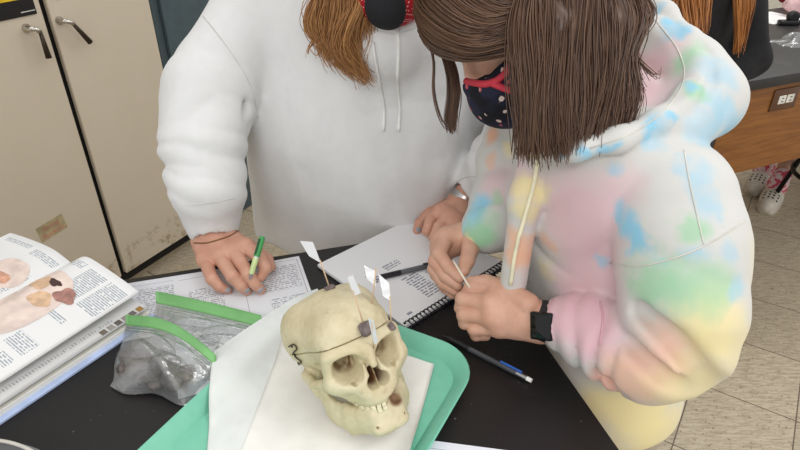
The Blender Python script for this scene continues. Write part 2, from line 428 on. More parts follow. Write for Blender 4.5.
# ------------------------------------------------------------ far bench on the right
def bench_mat():
    g = G('honey_wood'); mp = g.node('ShaderNodeMapping'); mp.inputs['Scale'].default_value = (3, 3, 40)
    g.t.links.new(g.coord(), mp.inputs[0]); n = g.noise(2.2, 5, vec=mp.outputs[0], rough=0.65).outputs['Fac']
    return g.fin(g.mix(g.ramp(n, 0.3, 0.72), lin((122, 74, 28)), lin((152, 98, 42))), 0.4, 0, 0.4)
wood = bench_mat()
def slate_top(name, base=(34, 32, 32), spk=0.72):
    g = G(name); n = g.noise(11, 5, rough=0.6).outputs['Fac']; col = g.mix(n, lin(sc3(base, 0.8)), lin(sc3(base, 1.25)))
    col = g.mix(g.ramp(g.noise(170, 2).outputs['Fac'], spk, spk+0.05), col, lin((112, 106, 102)))
    sm = g.noise(5, 6, rough=0.7).outputs['Fac']; col = g.mix(g.math('MULTIPLY', g.ramp(sm, 0.56, 0.74), 0.16), col, lin((120, 114, 112)))
    g.bump(g.noise(420, 2).outputs['Fac'], 0.06, 0.001)
    return g.fin(col, 0.42, 0, 0.4)
BA = math.radians(22.7); BR = frame((math.cos(BA), math.sin(BA), 0), (-math.sin(BA), math.cos(BA), 0), (0, 0, 1))
B0 = np.array([1.10, 1.896, 0])-BR[:, 0]*0.03
bench = emp('lab_bench', 'far wooden laboratory bench with black top and an outlet', 'bench', B0+BR @ np.array([0.9, 0.35, 0]), R=BR)
def bl(x, y, z): return (x-0.9, y-0.35, z)
L('bench_top', bx(1.84, 0.74, 0.036, bl(0.9, 0.35, 0.882), 0.004), slate_top('bench_black', (44, 42, 41), 0.8), bench, flat_angle=0.6)
L('apron', join(bx(1.76, 0.03, 0.335, bl(0.9, 0.03, 0.697)), bx(1.76, 0.03, 0.335, bl(0.9, 0.68, 0.697)), bx(0.03, 0.62, 0.335, bl(0.035, 0.355, 0.697)), bx(0.03, 0.62, 0.335, bl(1.765, 0.355, 0.697))), wood, bench, smooth=False)
for lx in (1.72,):
    for ly in (0.07, 0.64): L('leg', bx(0.06, 0.06, 0.864, bl(lx, ly, 0.432), 0.003), wood, bench, smooth=False)
L('pedestal', bx(0.07, 0.60, 0.53, bl(0.06, 0.355, 0.266), 0.003), wood, bench, smooth=False)
r0 = ray(784, 98.5); bo = B0+BR[:, 1]*0.015; t = ((bo-EYE) @ BR[:, 1])/(r0 @ BR[:, 1]); op = (EYE+r0*t-ORI[bench.name][0]) @ BR
ou = L('outlet_plate', bx(0.125, 0.006, 0.078, (op[0], op[1]-0.002, op[2]), 0.002), PM('brown_plate', (92, 58, 34), 0.4), bench, label='brown wall outlet plate with two white sockets')
for k in (-1, 1):
    so = L('socket', bx(0.034, 0.004, 0.03, (op[0]+0.003+k*0.02, op[1]-0.006, op[2]), 0.0018), PM('socket_white', (226, 222, 212), 0.4), ou)
    L('slot', join(*[bx(0.010, 0.001, 0.0028, (op[0]+0.003+k*0.02, op[1]-0.0083, op[2]+j*0.006)) for j in (-1, 1)]), dark, so, smooth=False)
far = emp('wooden_cabinet', 'brown wooden cabinet standing far behind the right-hand bench', 'cabinet', B0+BR @ np.array([0.85, 1.9, 0]), R=BR)
L('cabinet_body', bx(2.0, 0.5, 0.97, (0.3, 0.27, 0.487), 0.005), wood, far, flat_angle=0.6)
for k in range(4):
    d = L('door', bx(0.47, 0.02, 0.82, (-0.42+0.485*k, 0.008, 0.49), 0.004), wood, far, flat_angle=0.6)
    L('knob', ball((-0.6+0.485*k+0.36, -0.012, 0.78), 0.014), steel, d)
clr = clear_mat('clear_plastic'); clr2 = clear_mat('bag_plastic', (238, 240, 240), 0.11, 0.20)
def onbench(px, py, dz=0.0): return Zp(px, py, 0.90+dz)
def crumple(c, sx, sy, h, rz, seed, n=22):
    rg = np.random.default_rng(seed); ph = rg.uniform(0, 6, 8)
    def fn(u, v):
        x, y = (u-0.5)*sx, (v-0.5)*sy; e = max(0.0, 1-max(abs(2*u-1), abs(2*v-1))**3)
        z = h*e*(0.65+0.35*math.sin(9*u+ph[0]+3*v)*math.sin(8*v+ph[1]))+0.004*math.sin(31*u+ph[2]+9*v)*math.sin(27*v+ph[3]+6*u)*e
        return (x+0.01*math.sin(13*v+ph[4]), y+0.01*math.sin(12*u+ph[5]), max(z, 0)+0.001)
    return xf(grid(fn, n, n), rot('Z', rz), c)
p = onbench(800, 42); root_mesh('plastic_bag', crumple(p, 0.22, 0.11, 0.035, 0.35, 3), clr2, 'crumpled clear plastic bag lying on the far bench', 'bag', p)
p = onbench(772, 18); root_mesh('paper_sheet', xf(bx(0.22, 0.16, 0.0012, (0, 0, 0.001)), rot('Z', 0.5), p), PM('paper_plain', (232, 231, 229), 0.8), 'white paper sheet on the far bench behind the black sleeve', 'paper', p, smooth=False)
p = onbench(788, 25); td = emp('tape_dispenser', 'small black tape dispenser on the far bench', 'tape dispenser', p)
bk = PM('black_plastic', (30, 30, 32), 0.35)
mk('dispenser_base', xf(bx(0.085, 0.035, 0.02, (0, 0, 0.0105), 0.006), None, p), bk, td); mk('tape_roll', xf(xf(lathe([(0.012, -0.01), (0.024, -0.01), (0.024, 0.01), (0.012, 0.01)], 20), rot('X', PI/2), (0.01, 0, 0.034)), None, p), bk, td)
p = onbench(800, 16, 0); pink = PM('pink_cloth', (222, 184, 186), 0.85)
root_mesh('pencil_pouch', join(xf(ball((0, 0, 0.05), (0.09, 0.05, 0.048), lump=0.08, seed=2), None, p), tube([p+(-.085, 0, 0.06), p+(0, -0.01, 0.099), p+(.085, 0, 0.06)], 0.004, 8)), pink, 'plump pink pouch on the far bench', 'pouch', p)
p = onbench(786, 3, 0); root_mesh('fabric_pouch', ball(p+(0, 0, 0.03), (0.055, 0.03, 0.029), lump=0.1, seed=5), PM('red_cloth', (176, 42, 52), 0.8), 'small crimson cloth pouch at the back of the far bench', 'pouch', p)

def stool(loc, label):
    s = emp('lab_stool', label, 'stool', loc, group=None)
    blk = PM('stool_black', (30, 27, 26), 0.4, 0.5)
    mk('seat', xf(lathe([(0.02, 0.455), (0.165, 0.455), (0.175, 0.465), (0.165, 0.48), (0.02, 0.48)], 32), None, loc), wood, s)
    for k in range(4):
        a = PI/4+k*PI/2+0.15; c = np.array([math.cos(a), math.sin(a), 0])
        g = mk('leg', tube([np.array(loc)+c*0.14+(0, 0, 0.458), np.array(loc)+c*0.235+(0, 0, 0.002)], 0.011, 10), blk, s)
    mk('foot_ring', tube([np.array(loc)+np.array([0.195*math.cos(t), 0.195*math.sin(t), 0.24]) for t in np.linspace(0, 2*PI, 33)], 0.010, 8), blk, s)
    return s
stool(Zp(783, 228, 0)+np.array([0.225, 0.07, 0]), 'black metal lab stool standing right of the pale clogs')

# ------------------------------------------------------------ lab table
TA = math.radians(15.8); TR = frame((math.cos(TA), math.sin(TA), 0), (-math.sin(TA), math.cos(TA), 0), (0, 0, 1))
table = emp('lab_table', 'black topped laboratory table carrying the skull and papers', 'table', TR @ np.array([-0.455, 0.545, 0]), R=TR)
L('table_top', bx(1.69, 0.76, 0.034, (0, 0, 0.883), 0.004), slate_top('table_black', (25, 23, 23)), table, flat_angle=0.6)
for a in (-1, 1):
    for b in (-1, 1): L('leg', bx(0.06, 0.06, 0.866, (a*0.74, b*0.31, 0.433), 0.003), wood, table, smooth=False)
L('apron', join(bx(1.5, 0.025, 0.10, (0, 0.31, 0.815)), bx(1.5, 0.025, 0.10, (0, -0.31, 0.815)), bx(0.025, 0.6, 0.10, (0.74, 0, 0.815)), bx(0.025, 0.6, 0.10, (-0.74, 0, 0.815))), wood, table, smooth=False)
TZ = 0.9

# worksheets under the left hand
WA = math.radians(19); 
def sheet(name, corner, rz, sx, sy, mat, label, z, group=None, th=0.0006):
    """sheet whose far right corner is at corner"""
    R = rot('Z', rz); c = np.array([corner[0], corner[1], z+th/2])+R @ np.array([-sx/2, -sy/2, 0])
    return root_mesh(name, bx(sx, sy, th), mat, label, 'paper', c, rz=rz, smooth=False, local=True)
wc = Zp(299, 257, TZ)
m = page_mat('worksheet_a', [(-0.085, -0.12, -0.03, 0.10), (0.04, -0.13, 0.098, 0.03), (0.03, 0.05, 0.098, 0.12)], 0.0052, (226, 227, 232), (168, 168, 174), 0.47, rules=[(-0.1, 0.132, 0.1, 0.1332), (0.1015, -0.13, 0.1027, 0.132), (0.004, -0.13, 0.005, 0.132)])
m2 = page_mat('worksheet_b', [(-0.03, -0.07, 0.06, 0.05)], 0.0052, (222, 224, 231), (168, 168, 174), 0.47, rules=[(-0.1, 0.062, 0.1, 0.063)])
sheet('worksheet', wc, WA, 0.216, 0.279, m, 'printed worksheet under the writing hand, its right page ruled in a box', TZ+0.0016)
sheet('worksheet', Zp(222, 269, TZ), WA-0.05, 0.216, 0.15, m2, 'printed worksheet half hidden below the other one, nearest the cabinet', TZ+0.0006)
sheet('lined_paper', Zp(565, 458.5, TZ), math.radians(-9), 0.216, 0.2, page_mat('lined', [], rules=[(-0.108, 0.088, 0.108, 0.0888), (-0.108, 0.0795, 0.108, 0.0801)], base=(226, 227, 236), ink=(170, 172, 188)), 'white sheet at the near edge right of the green tray', TZ+0.0006)

# spiral notebook
NA = math.atan2(0.157, 0.167); NX = np.array([math.cos(NA), math.sin(NA), 0]); NY = np.array([-NX[1], NX[0], 0])
nb0 = Zp(408, 331, TZ)
NR = frame(NX, NY, (0, 0, 1)); nb = emp('spiral_notebook', 'open white spiral notebook with columns of notes under the black pen', 'notebook', nb0+NR @ np.array([0.12, 0.115, 0]), R=NR)
L('cover', bx(0.245, 0.226, 0.0015, (0, 0, 0.001)), PM('card', (60, 60, 66), 0.6), nb, smooth=False)
L('pages', bx(0.243, 0.223, 0.005, (0, 0.0015, 0.0045)), page_mat('notes', [(-0.045, -0.085, -0.012, -0.02), (0.0, -0.085, 0.03, -0.03), (-0.045, 0.015, -0.01, 0.03), (-0.085, 0.0, -0.075, 0.028)], 0.0062, (232, 232, 234), (146, 148, 160), 0.42, rules=[(-0.1, -0.095, -0.09, -0.09)]), nb, smooth=False)
L('punch_holes', join(*[bx(0.004, 0.004, 0.0006, (-0.117+0.0082*k, -0.1045, 0.0073)) for k in range(29)]), dark, nb, smooth=False)
L('spiral_wire', tube([(-0.118+0.0082*29*t/232, -0.112+0.0075*math.cos(2*PI*t/8), 0.0078+0.0068*math.sin(2*PI*t/8)) for t in range(233)], 0.0011, 5), PM('spiral_black', (40, 40, 44), 0.3, 0.6), nb)
# pens and pencils
def stick_frame(a, b):
    x = nrm(np.asarray(b)-np.asarray(a)); up = np.array([0, 0, 1.]); y = nrm(np.cross(up, x)); return frame(x, y, np.cross(x, y))
def pen(name, label, cat, a, b, parts):
    """parts: (name, profile [(x, r)], material, extra geometry)"""
    R = stick_frame(a, b); r = emp(name, label, cat, a, R=R)
    Ry = rot('Y', PI/2)
    for nm, prof, mt, ex in parts:
        gs = [xf(lathe([(q, x) for x, q in prof], 14), Ry)] if prof else []
        L(nm, join(*(gs+ex)), mt, r, flat_angle=0.9)
    return r
gr = PM('grey_plastic', (92, 94, 98), 0.35); wh = PM('white_plastic', (226, 226, 222), 0.4); blk = PM('pen_black', (34, 34, 37), 0.3)
smoke = PM('smoky_barrel', (70, 72, 76), 0.2); blu = PM('blue_plastic', (52, 104, 190), 0.35); mtl = PM('pen_metal', (160, 160, 165), 0.3, 1.0)
a, b = Zp(373, 279, TZ+0.012), Zp(436, 264, TZ+0.012)
pen('ballpoint_pen', 'black and grey ballpoint pen lying across the spiral notebook', 'pen', a, b, [
    ('tip', [(0, 0.0012), (0.012, 0.0042)], mtl, []), ('grip', [(0.012, 0.0048), (0.05, 0.005)], blk, []),
    ('barrel', [(0.05, 0.0047), (0.128, 0.0047)], gr, []), ('cap_end', [(0.128, 0.0045), (0.142, 0.0035)], blk, []),
    ('clip', None, blk, [bx(0.04, 0.003, 0.0015, (0.112, 0, 0.0062))])])
a, b = Zp(441, 334.5, TZ+0.0048), Zp(530, 380, TZ+0.0048)
pen('mechanical_pencil', 'black mechanical pencil with white eraser end on the bare table', 'pencil', a, b, [
    ('tip', [(0, 0.0006), (0.014, 0.0028)], blk, []), ('grip', [(0.014, 0.0038), (0.05, 0.0043)], blk, []),
    ('barrel', [(0.05, 0.0040), (0.128, 0.0040)], smoke, []), ('clip', None, blu, [bx(0.034, 0.003, 0.0014, (0.118, 0.001, 0.0052)), bx(0.004, 0.003, 0.003, (0.133, 0.001, 0.0042))]),
    ('collar', [(0.128, 0.0042), (0.144, 0.0040)], mtl, []), ('eraser', [(0.144, 0.0034), (0.1515, 0.0031)], wh, [])])

# textbook
BW = nrm((0.85, -0.527, 0)); BL = np.array([BW[1], -BW[0], 0])*1.0     # across the page, down the page
BKR = frame(BW, -BL*1.0 if np.cross(BW, -BL)[2] > 0 else BL, (0, 0, 1))
bo = np.array([-0.553, 0.828, TZ]); book = emp('textbook', 'thick open anatomy textbook with skull drawings on its pages', 'book', bo, R=BKR)
sy = -1.0 if (BKR[:, 1] @ np.array([-0.527, -0.85, 0])) < 0 else 1.0
bluec = PM('book_cover_blue', (176, 192, 226), 0.4); stackm = G('page_edges'); _s = stackm.sep(stackm.coord())
_w = stackm.math('FRACT', stackm.math('MULTIPLY', _s[2], 900.0)); stackm = stackm.fin(stackm.mix(_w, lin((214, 210, 200)), lin((238, 236, 230))), 0.8)
def by(y): return sy*y
HB = 0.28
L('cover', join(bx(0.198, HB+0.006, 0.003, (0.102, by(HB/2), 0.0025)), bx(0.198, HB+0.006, 0.003, (-0.102, by(HB/2), 0.0025))), bluec, book, smooth=False)
L('spine', bx(0.02, HB+0.006, 0.003, (0, by(HB/2), 0.002)), bluec, book, smooth=False)
def pg(x, lift, sd):   # page height over the cover, x measured from the gutter
    t = x/0.19; return lift+0.022*math.sin(min(1, t*2.2)*PI/2)-0.02*t*t
def stack(sd, h, wd):
    def fn(u, v): x = u*wd; return (sd*x, by(v*HB), 0.005+max(0.004, h*min(1, 0.35+2.6*u)-0.006*u*u))
    a = grid(fn, 16, 3); V = a[0]; n = len(V); B = V.copy(); B[:, 2] = 0.004
    F = [f for f in a[1]]+[[i+n for i in f[::-1]] for f in a[1]]
    ed = [i*3 for i in range(16)]+[45+1, 45+2]+[i*3+2 for i in range(14, -1, -1)]+[1]
    F += [[ed[k], ed[k]+n, ed[(k+1) % len(ed)]+n, ed[(k+1) % len(ed)]] for k in range(len(ed))]
    return np.vstack([V, B]), F
L('page_block', join(stack(1, 0.012, 0.190), stack(-1, 0.024, 0.186)), stackm, book, smooth=False)
pb = [(0.085, 0.01, 0.172, 0.045), (0.02, 0.012, 0.075, 0.03), (0.112, 0.085, 0.165, 0.115), (0.10, 0.15, 0.16, 0.185), (0.02, 0.2, 0.08, 0.25), (0.11, 0.215, 0.165, 0.25)]
fl = lambda L_: [(x0, min(by(y0), by(y1)), x1, max(by(y0), by(y1))) for x0, y0, x1, y1 in L_]
pm1 = page_mat('book_page', fl([(0.085, 0.015, 0.125, 0.075), (0.132, 0.015, 0.17, 0.075), (0.012, 0.012, 0.075, 0.026), (0.118, 0.10, 0.15, 0.112), (0.12, 0.15, 0.16, 0.175), (0.06, 0.245, 0.165, 0.27), (0.135, 0.185, 0.16, 0.20)]), 0.0036, (228, 228, 228), (160, 168, 176))
pm2 = page_mat('book_page_b', fl([(-0.17, 0.01, -0.09, 0.02), (-0.075, 0.015, -0.012, 0.03), (-0.06, 0.06, -0.015, 0.11), (-0.17, 0.12, -0.09, 0.15)]), 0.0036, (228, 228, 228), (160, 168, 176))
pm3 = page_mat('book_page_c', fl([(0.015, 0.012, 0.15, 0.035), (0.166, 0.05, 0.172, 0.26)]), 0.0045, (232, 232, 231), (186, 186, 190))
def rp(u, v, off=0.0):
    x = u*0.176; z = 0.030+0.040*math.sin(min(1, u*2.6)*PI/2)-0.026*u*u-0.006*v*(u > 0.2)
    return (x, by(v*HB), z+off)
def rp2(u, v):
    x = u*0.189; return (x, by(v*HB), 0.016+0.008*math.sin(min(1, u*3)*PI/2)-0.005*u*u)
def lp_(u, v, off=0.0):
    x = -u*0.19; return (x, by(v*HB), 0.030+0.014*math.sin(min(1, u*3)*PI/2)-0.020*u*u+0.006*u*(1-v)+off)
L('page', grid(rp, 28, 12, thick=0.0006), pm1, book); L('page', grid(rp2, 20, 8, thick=0.0006), pm3, book); L('page', grid(lp_, 24, 8, thick=0.0006), pm2, book)
def diagram(name, fn, cu, cv, ru, rv, mt, off, lump=0.08, seed=0, a=0.0):
    ph = np.random.default_rng(seed).uniform(0, 6, 3); V = []; F = []
    for i in range(7):
        for k in range(28):
            t = 2*PI*k/28; r = i/6*(1+lump*math.sin(3*t+ph[0])+lump*0.6*math.sin(5*t+ph[1]))
            du, dv = r*math.cos(t), r*math.sin(t)
            V.append(fn(min(0.98, max(0.02, cu+ru*(du*math.cos(a)-dv*math.sin(a)))), min(0.98, max(0.02, cv+rv*(du*math.sin(a)+dv*math.cos(a)))), off))
    for i in range(6):
        for k in range(28): F.append([i*28+k, (i+1)*28+k, (i+1)*28+(k+1) % 28, i*28+(k+1) % 28])
    return L(name, (V, F), mt, book)
bone_p = PM('print_bone', (222, 203, 194), 0.7, var=0.06, scale=40); tan_p = PM('print_tan', (212, 178, 146), 0.7, var=0.08, scale=80); brn_p = PM('print_brown', (166, 122, 112), 0.7, var=0.12, scale=90)
diagram('skull_drawing', rp, 0.36, 0.44, 0.33, 0.30, bone_p, 0.0006, 0.04, 1)
diagram('skull_drawing', rp, 0.62, 0.27, 0.10, 0.05, brn_p, 0.0009, 0.15, 2, 0.3); diagram('skull_drawing', rp, 0.50, 0.36, 0.11, 0.05, tan_p, 0.0010, 0.1, 3)
diagram('skull_drawing', rp, 0.30, 0.28, 0.12, 0.05, tan_p, 0.0010, 0.12, 4); diagram('skull_drawing', rp, 0.42, 0.24, 0.07, 0.022, PM('print_dark', (70, 48, 46), 0.7), 0.0011, 0.15, 6)
diagram('skull_drawing', lp_, 0.30, 0.30, 0.22, 0.14, bone_p, 0.0006, 0.06, 7); diagram('skull_drawing', lp_, 0.30, 0.33, 0.16, 0.04, PM('print_orange', (208, 158, 134), 0.7, var=0.1, scale=90), 0.0009, 0.1, 8)
for k, c in enumerate(((170, 130, 70), (120, 112, 108), (150, 146, 140), (104, 96, 92), (160, 156, 150), (128, 118, 104))):
    L('colour_strip', grid(lambda u, v: np.array(rp2(0.93+0.055*u, 0.30+0.045*(k+0.75*v)-0.28))+np.array([0, 0, 0.0006]), 3, 3), PM('strip', c, 0.7), book)

# ------------------------------------------------------------ green tray with paper
TRA = math.radians(62); TX = np.array([math.cos(TRA), math.sin(TRA), 0]); TRR = frame(TX, (-TX[1], TX[0], 0), (0, 0, 1))
TLX, TLY = 0.40, 0.285
tc = np.array([-0.115, 0.508, 0])
tray = emp('cafeteria_tray', 'sea-green plastic tray with rounded corners under the skull', 'tray', (tc[0], tc[1], TZ+0.002), R=TRR)
def ringtray():
    prof = [(-0.022, 0.0), (-0.012, 0.0), (0.0, 0.014), (0.008, 0.018), (0.010, 0.016), (0.008, 0.013), (0.001, 0.010), (-0.011, -0.0035+0.0015), (-0.022, -0.0015)]
    V = []; F = []; N = 4*9
    for d, z in prof:
        for x, y in rrect(TLX+2*d, TLY+2*d, 0.055+d, 8): V.append((x, y, z+0.0025))
    for i in range(len(prof)-1):
        for k in range(N): F.append([i*N+k, i*N+(k+1) % N, (i+1)*N+(k+1) % N, (i+1)*N+k][::-1])
    F.append(list(range(N))); F.append(list(range((len(prof)-1)*N, len(prof)*N))[::-1])
    return V, F
g = G('tray_green'); n = g.noise(60, 4).outputs['Fac']
TRAYM = g.fin(g.mix(n, lin((112, 186, 160)), lin((128, 200, 174))), 0.42, 0, 0.4)
L('tray_body', ringtray(), TRAYM, tray, flat_angle=0.7)
def trayz(x, y):
    l = TRR.T @ (np.array([x, y, 0])-np.array([tc[0], tc[1], 0])); 
    ax, ay = abs(l[0])-(TLX/2-0.055), abs(l[1])-(TLY/2-0.055)
    d = math.hypot(max(ax, 0), max(ay, 0))+min(max(ax, ay), 0)-0.055
    base = TZ+0.0052
    if d < -0.014: return base
    if d < 0.006: return base+0.017*((d+0.014)/0.02)**1.2
    return TZ+0.0222-min(0.012, 0.5*(d-0.006)**1.15)
def drape(p00, p10, p11, p01, off, nu=40, nv=40):
    def fn(u, v):
        q = (1-u)*(1-v)*p00+u*(1-v)*p10+u*v*p11+(1-u)*v*p01
        z = 0.5*(max(trayz(q[0]+dx, q[1]+dy) for dx in (-0.014, 0, 0.014) for dy in (-0.014, 0, 0.014))+max(trayz(q[0]+dx, q[1]+dy) for dx in (-0.007, 0, 0.007) for dy in (-0.007, 0, 0.007)))+0.0006
        return (q[0], q[1], z+off)
    V, F = grid(fn, nu, nv, thick=0.0006)
    return V, F
PW1 = PM('paper_bluish', (222, 226, 224), 0.85, var=0.02); PW2 = PM('paper_warm', (233, 232, 227), 0.85, var=0.02)
z1 = TZ+0.014
P00, P10, P11, P01 = Zp(213, 347, TZ+0.022), Zp(318, 292, TZ+0.006), Zp(345, 470, TZ+0.008), Zp(205, 470, TZ+0.01)
root_mesh('paper_sheet', drape(P00, P10, P11, P01, 0.0012), PW1, 'bluish white paper over the left rim of the green tray', 'paper', (P00+P11)/2)
Q00, Q10, Q11, Q01 = Zp(292, 316, TZ+0.006), Zp(434, 366, TZ+0.006), Zp(409, 462, TZ+0.006), Zp(236, 466, TZ+0.006)
root_mesh('paper_sheet', drape(Q00, Q10, Q11, Q01, 0.0022), PW2, 'white paper directly under the skull in the green tray', 'paper', (Q00+Q11)/2)
SKZ = TZ+0.0085
# ------------------------------------------------------------ skull
def bone_mat(name, k=1.0):
    g = G(name); n = g.noise(22, 6, rough=0.65).outputs['Fac']
    col = g.mix(g.ramp(n, 0.3, 0.7), lin(sc3((194, 181, 144), k)), lin(sc3((214, 204, 172), k)))
    col = g.mix(g.math('MULTIPLY', g.ramp(g.noise(60, 5, rough=0.7).outputs['Fac'], 0.6, 0.75), 0.35), col, lin((150, 122, 78)))
    col = g.mix(g.math('MULTIPLY', g.ramp(g.noise(14, 4).outputs['Fac'], 0.58, 0.7), 0.25), col, lin((160, 152, 134)))
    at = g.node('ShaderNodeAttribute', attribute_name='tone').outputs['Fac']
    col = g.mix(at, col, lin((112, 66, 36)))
    g.bump(g.noise(160, 4).outputs['Fac'], 0.12, 0.001)
    return g.fin(col, 0.48, 0, 0.35)
def tone(o, vals):
    a = o.data.attributes.new('tone', 'FLOAT', 'POINT'); a.data.foreach_set('value', np.asarray(vals, np.float32))
SA = math.radians(31); SF = np.array([math.sin(SA), -math.cos(SA), 0]); SX = np.array([math.cos(SA), math.sin(SA), 0])
tilt = math.radians(-2); SS = 0.0093            # metres per unit
SR = frame(SX, SF, (0, 0, 1)); SR = frame(SX, -SF, (0, 0, 1)) if np.linalg.det(SR) < 0 else SR
# local x: viewer's right, y: front of the face, z: up; the head lies tipped back on jaw and occiput
TILT = math.radians(25)
SKO = np.array([-0.0425, 0.541, SKZ+0.001])
ct_, st_ = math.cos(TILT), math.sin(TILT)
# tipped frame: the face (y) rises, the crown (z) leans back
SM = np.stack([SX, SF*ct_+np.array([0, 0, st_]), np.array([0, 0, ct_])-SF*st_], 1)
ROLL = math.radians(4); _X, _Z = SM[:, 0]*math.cos(ROLL)+SM[:, 2]*math.sin(ROLL), SM[:, 2]*math.cos(ROLL)-SM[:, 0]*math.sin(ROLL)
SM = np.stack([_X, SM[:, 1], _Z], 1)
LIFT = 0.0
def sk(p): return np.asarray(p, float)*SS @ SM.T + SKO + np.array([0, 0, LIFT])
S_ = lambda x, y, z: np.array([x, y, z], np.float32)
def head_bone(p):
    x, y, z = p[:, 0], p[:, 1], p[:, 2]; ax = np.abs(x); q = np.stack([ax, y, z], 1)
    d = ell(p, (0, -1.6, 12.0), (6.4, 7.8, 5.9))
    d = smin(d, ell(p, (0, 3.4, 12.6), (5.3, 3.9, 4.4)), 2.0)
    d = smin(d, ell(q, (4.2, -4, 12.6), (2.9, 4, 4)), 2.0)
    d = smin(d, ell(p, (0, -6.0, 10.8), (4.6, 3.6, 4.2)), 2.0)
    d = smax(d, -(z-6.0-0.03*y), 1.0)
    d = sub(d, ell(q, (7.9, 3.0, 10.0), (2.3, 2.7, 3.2)), 1.2)
    d = smin(d, ell(p, (0, 3.6, 9.2), (4.6, 3.0, 3.0)), 1.2)                # behind the orbits
    d = smin(d, rc(q, S_(0.4, 7.1, 11.5), S_(4.4, 6.2, 11.9), 0.85, 0.7), 1.2)
    d = smin(d, rc(q, S_(4.9, 5.7, 11.7), S_(5.05, 5.2, 8.6), 0.75, 0.85), 0.7)
    d = smin(d, rc(q, S_(4.9, 5.4, 8.0), S_(2.6, 7.0, 7.3), 1.15, 1.05), 0.9)
    d = smin(d, rc(q, S_(4.6, 5.4, 7.6), S_(3.3, 5.9, 5.8), 0.8, 0.7), 0.8)
    arch = smin(rc(q, S_(5.2, 4.8, 8.1), S_(6.5, 2.2, 7.9), 0.8, 0.55), rc(q, S_(6.5, 2.2, 7.9), S_(6.4, -0.8, 8.3), 0.55, 0.6), 0.3)
    d = smin(d, arch, 0.5)
    d = smin(d, ell(p, (0, 5.4, 6.4), (3.1, 3.2, 3.0)), 1.0)
    d = smin(d, ell(p, (0, 5.8, 4.9), (3.0, 3.0, 1.5)), 0.7)
    d = smin(d, rc(q, S_(1.5, 7.3, 9.2), S_(1.8, 7.6, 6.0), 0.7, 0.85), 0.7)
    d = smin(d, rc(p, S_(0, 7.4, 11.2), S_(0, 8.35, 9.5), 0.72, 0.5), 0.7)
    d = smin(d, rc(q, S_(5.5, -1.4, 7.6), S_(5.2, -0.9, 5.0), 1.3, 0.85), 0.9)
    orb = rc(q, S_(3.3, 8.4, 9.75), S_(2.2, 2.6, 10.0), 2.4, 0.8)
    orb = smax(orb, boxd(q, (3.25, 5.6, 9.75), (2.12, 4.6, 1.82), 0.8), 0.4)
    d = sub(d, orb, 0.35)
    nose = smin(rc(q, S_(0.0, 9.6, 8.6), S_(0, 4.6, 8.2), 0.95, 0.6), rc(q, S_(0.7, 9.4, 7.1), S_(0.6, 4.6, 7.3), 0.98, 0.6), 0.35)
    d = sub(d, smax(nose, z-9.05, 0.3), 0.25)
    d = smin(d, rc(p, S_(0, 7.9, 5.8), S_(0, 8.6, 5.8), 0.35, 0.2), 0.3)
    d = smin(d, boxd(p, (0, 6, 7.6), (0.07, 1.6, 1.2), 0.03), 0.1)
    d = sub(d, rc(q, S_(5.9, 2.4, 6.5), S_(5.1, 2.0, 9.6), 0.75, 0.6), 0.4)
    d = sub(d, ell(p, (0, 2.0, 3.4), (2.2, 4.2, 1.7)), 0.4)
    d = sub(d, ell(q, (2.9, 7.3, 7.75), (0.26, 1.0, 0.22)), 0.2)
    # the front teeth of one side are gone: a jagged hole in the bone
    d = sub(d, chain(p, [(S_(1.0, 8.7, 3.9), 0.8), (S_(1.8, 7.9, 4.05), 0.95), (S_(2.4, 6.4, 4.3), 0.95)]), 0.2)
    return d+0.03*nz(p, 3.2)
def jaw(p):
    x, y, z = p[:, 0], p[:, 1], p[:, 2]; q = np.stack([np.abs(x), y, z], 1)
    def flat(a, b, ra, rb, s=2.3):
        w = q.copy(); w[:, 2] /= s; A = np.array(a, np.float32); B = np.array(b, np.float32); A[2] /= s; B[2] /= s
        return rc(w, A, B, ra, rb)
    d = flat((5.0, 0.9, 2.8), (3.9, 4.4, 2.2), 0.8, 0.9, 2.5)
    d = smin(d, flat((3.9, 4.4, 2.2), (1.7, 7.1, 1.8), 0.9, 0.95, 2.2), 0.5)
    d = smin(d, flat((1.7, 7.1, 1.7), (0, 7.6, 1.7), 0.95, 1.0, 2.0), 0.5)
    d = smin(d, ell(q, (0.85, 8.0, 0.75), (1.7, 1.0, 0.85)), 0.6)
    w = q.copy(); w[:, 1] /= 3.0
    d = smin(d, rc(w, S_(5.0, 1.3/3, 3.0), S_(5.35, 0.6/3, 6.2), 0.66, 0.62), 0.6)
    d = smin(d, rc(q, S_(5.35, -0.8, 6.4), S_(5.5, -0.9, 7.2), 0.55, 0.6), 0.4)
    d = smin(d, rc(q, S_(5.25, 1.2, 6.2), S_(5.1, 1.9, 7.4), 0.45, 0.3), 0.4)
    d = smax(d, -(z+0.12), 0.3)
    d = sub(d, ell(q, (2.0, 8.1, 1.35), (0.16, 0.7, 0.16)), 0.12)
    d = sub(d, chain(p, [(S_(1.2, 8.5, 3.5), 0.62), (S_(1.9, 7.4, 3.6), 0.75)]), 0.2)
    return d+0.03*nz(p, 2.7)
skull = emp('human_skull', 'cream model of a human skull with pins standing in grey clay', 'skull', SKO)
CUTZ = lambda p: p[:, 2]-(11.7+0.19*p[:, 1])
lo, hi = np.array([-7.6, -11.8, 2.4]), np.array([7.6, 9.9, 20])
def smap(g): return sk(g[0]), g[1]
BONE = bone_mat('bone')
vb, fb = surf(lambda p: smax(head_bone(p), CUTZ(p)+0.06, 0.12), lo, hi, 0.15)
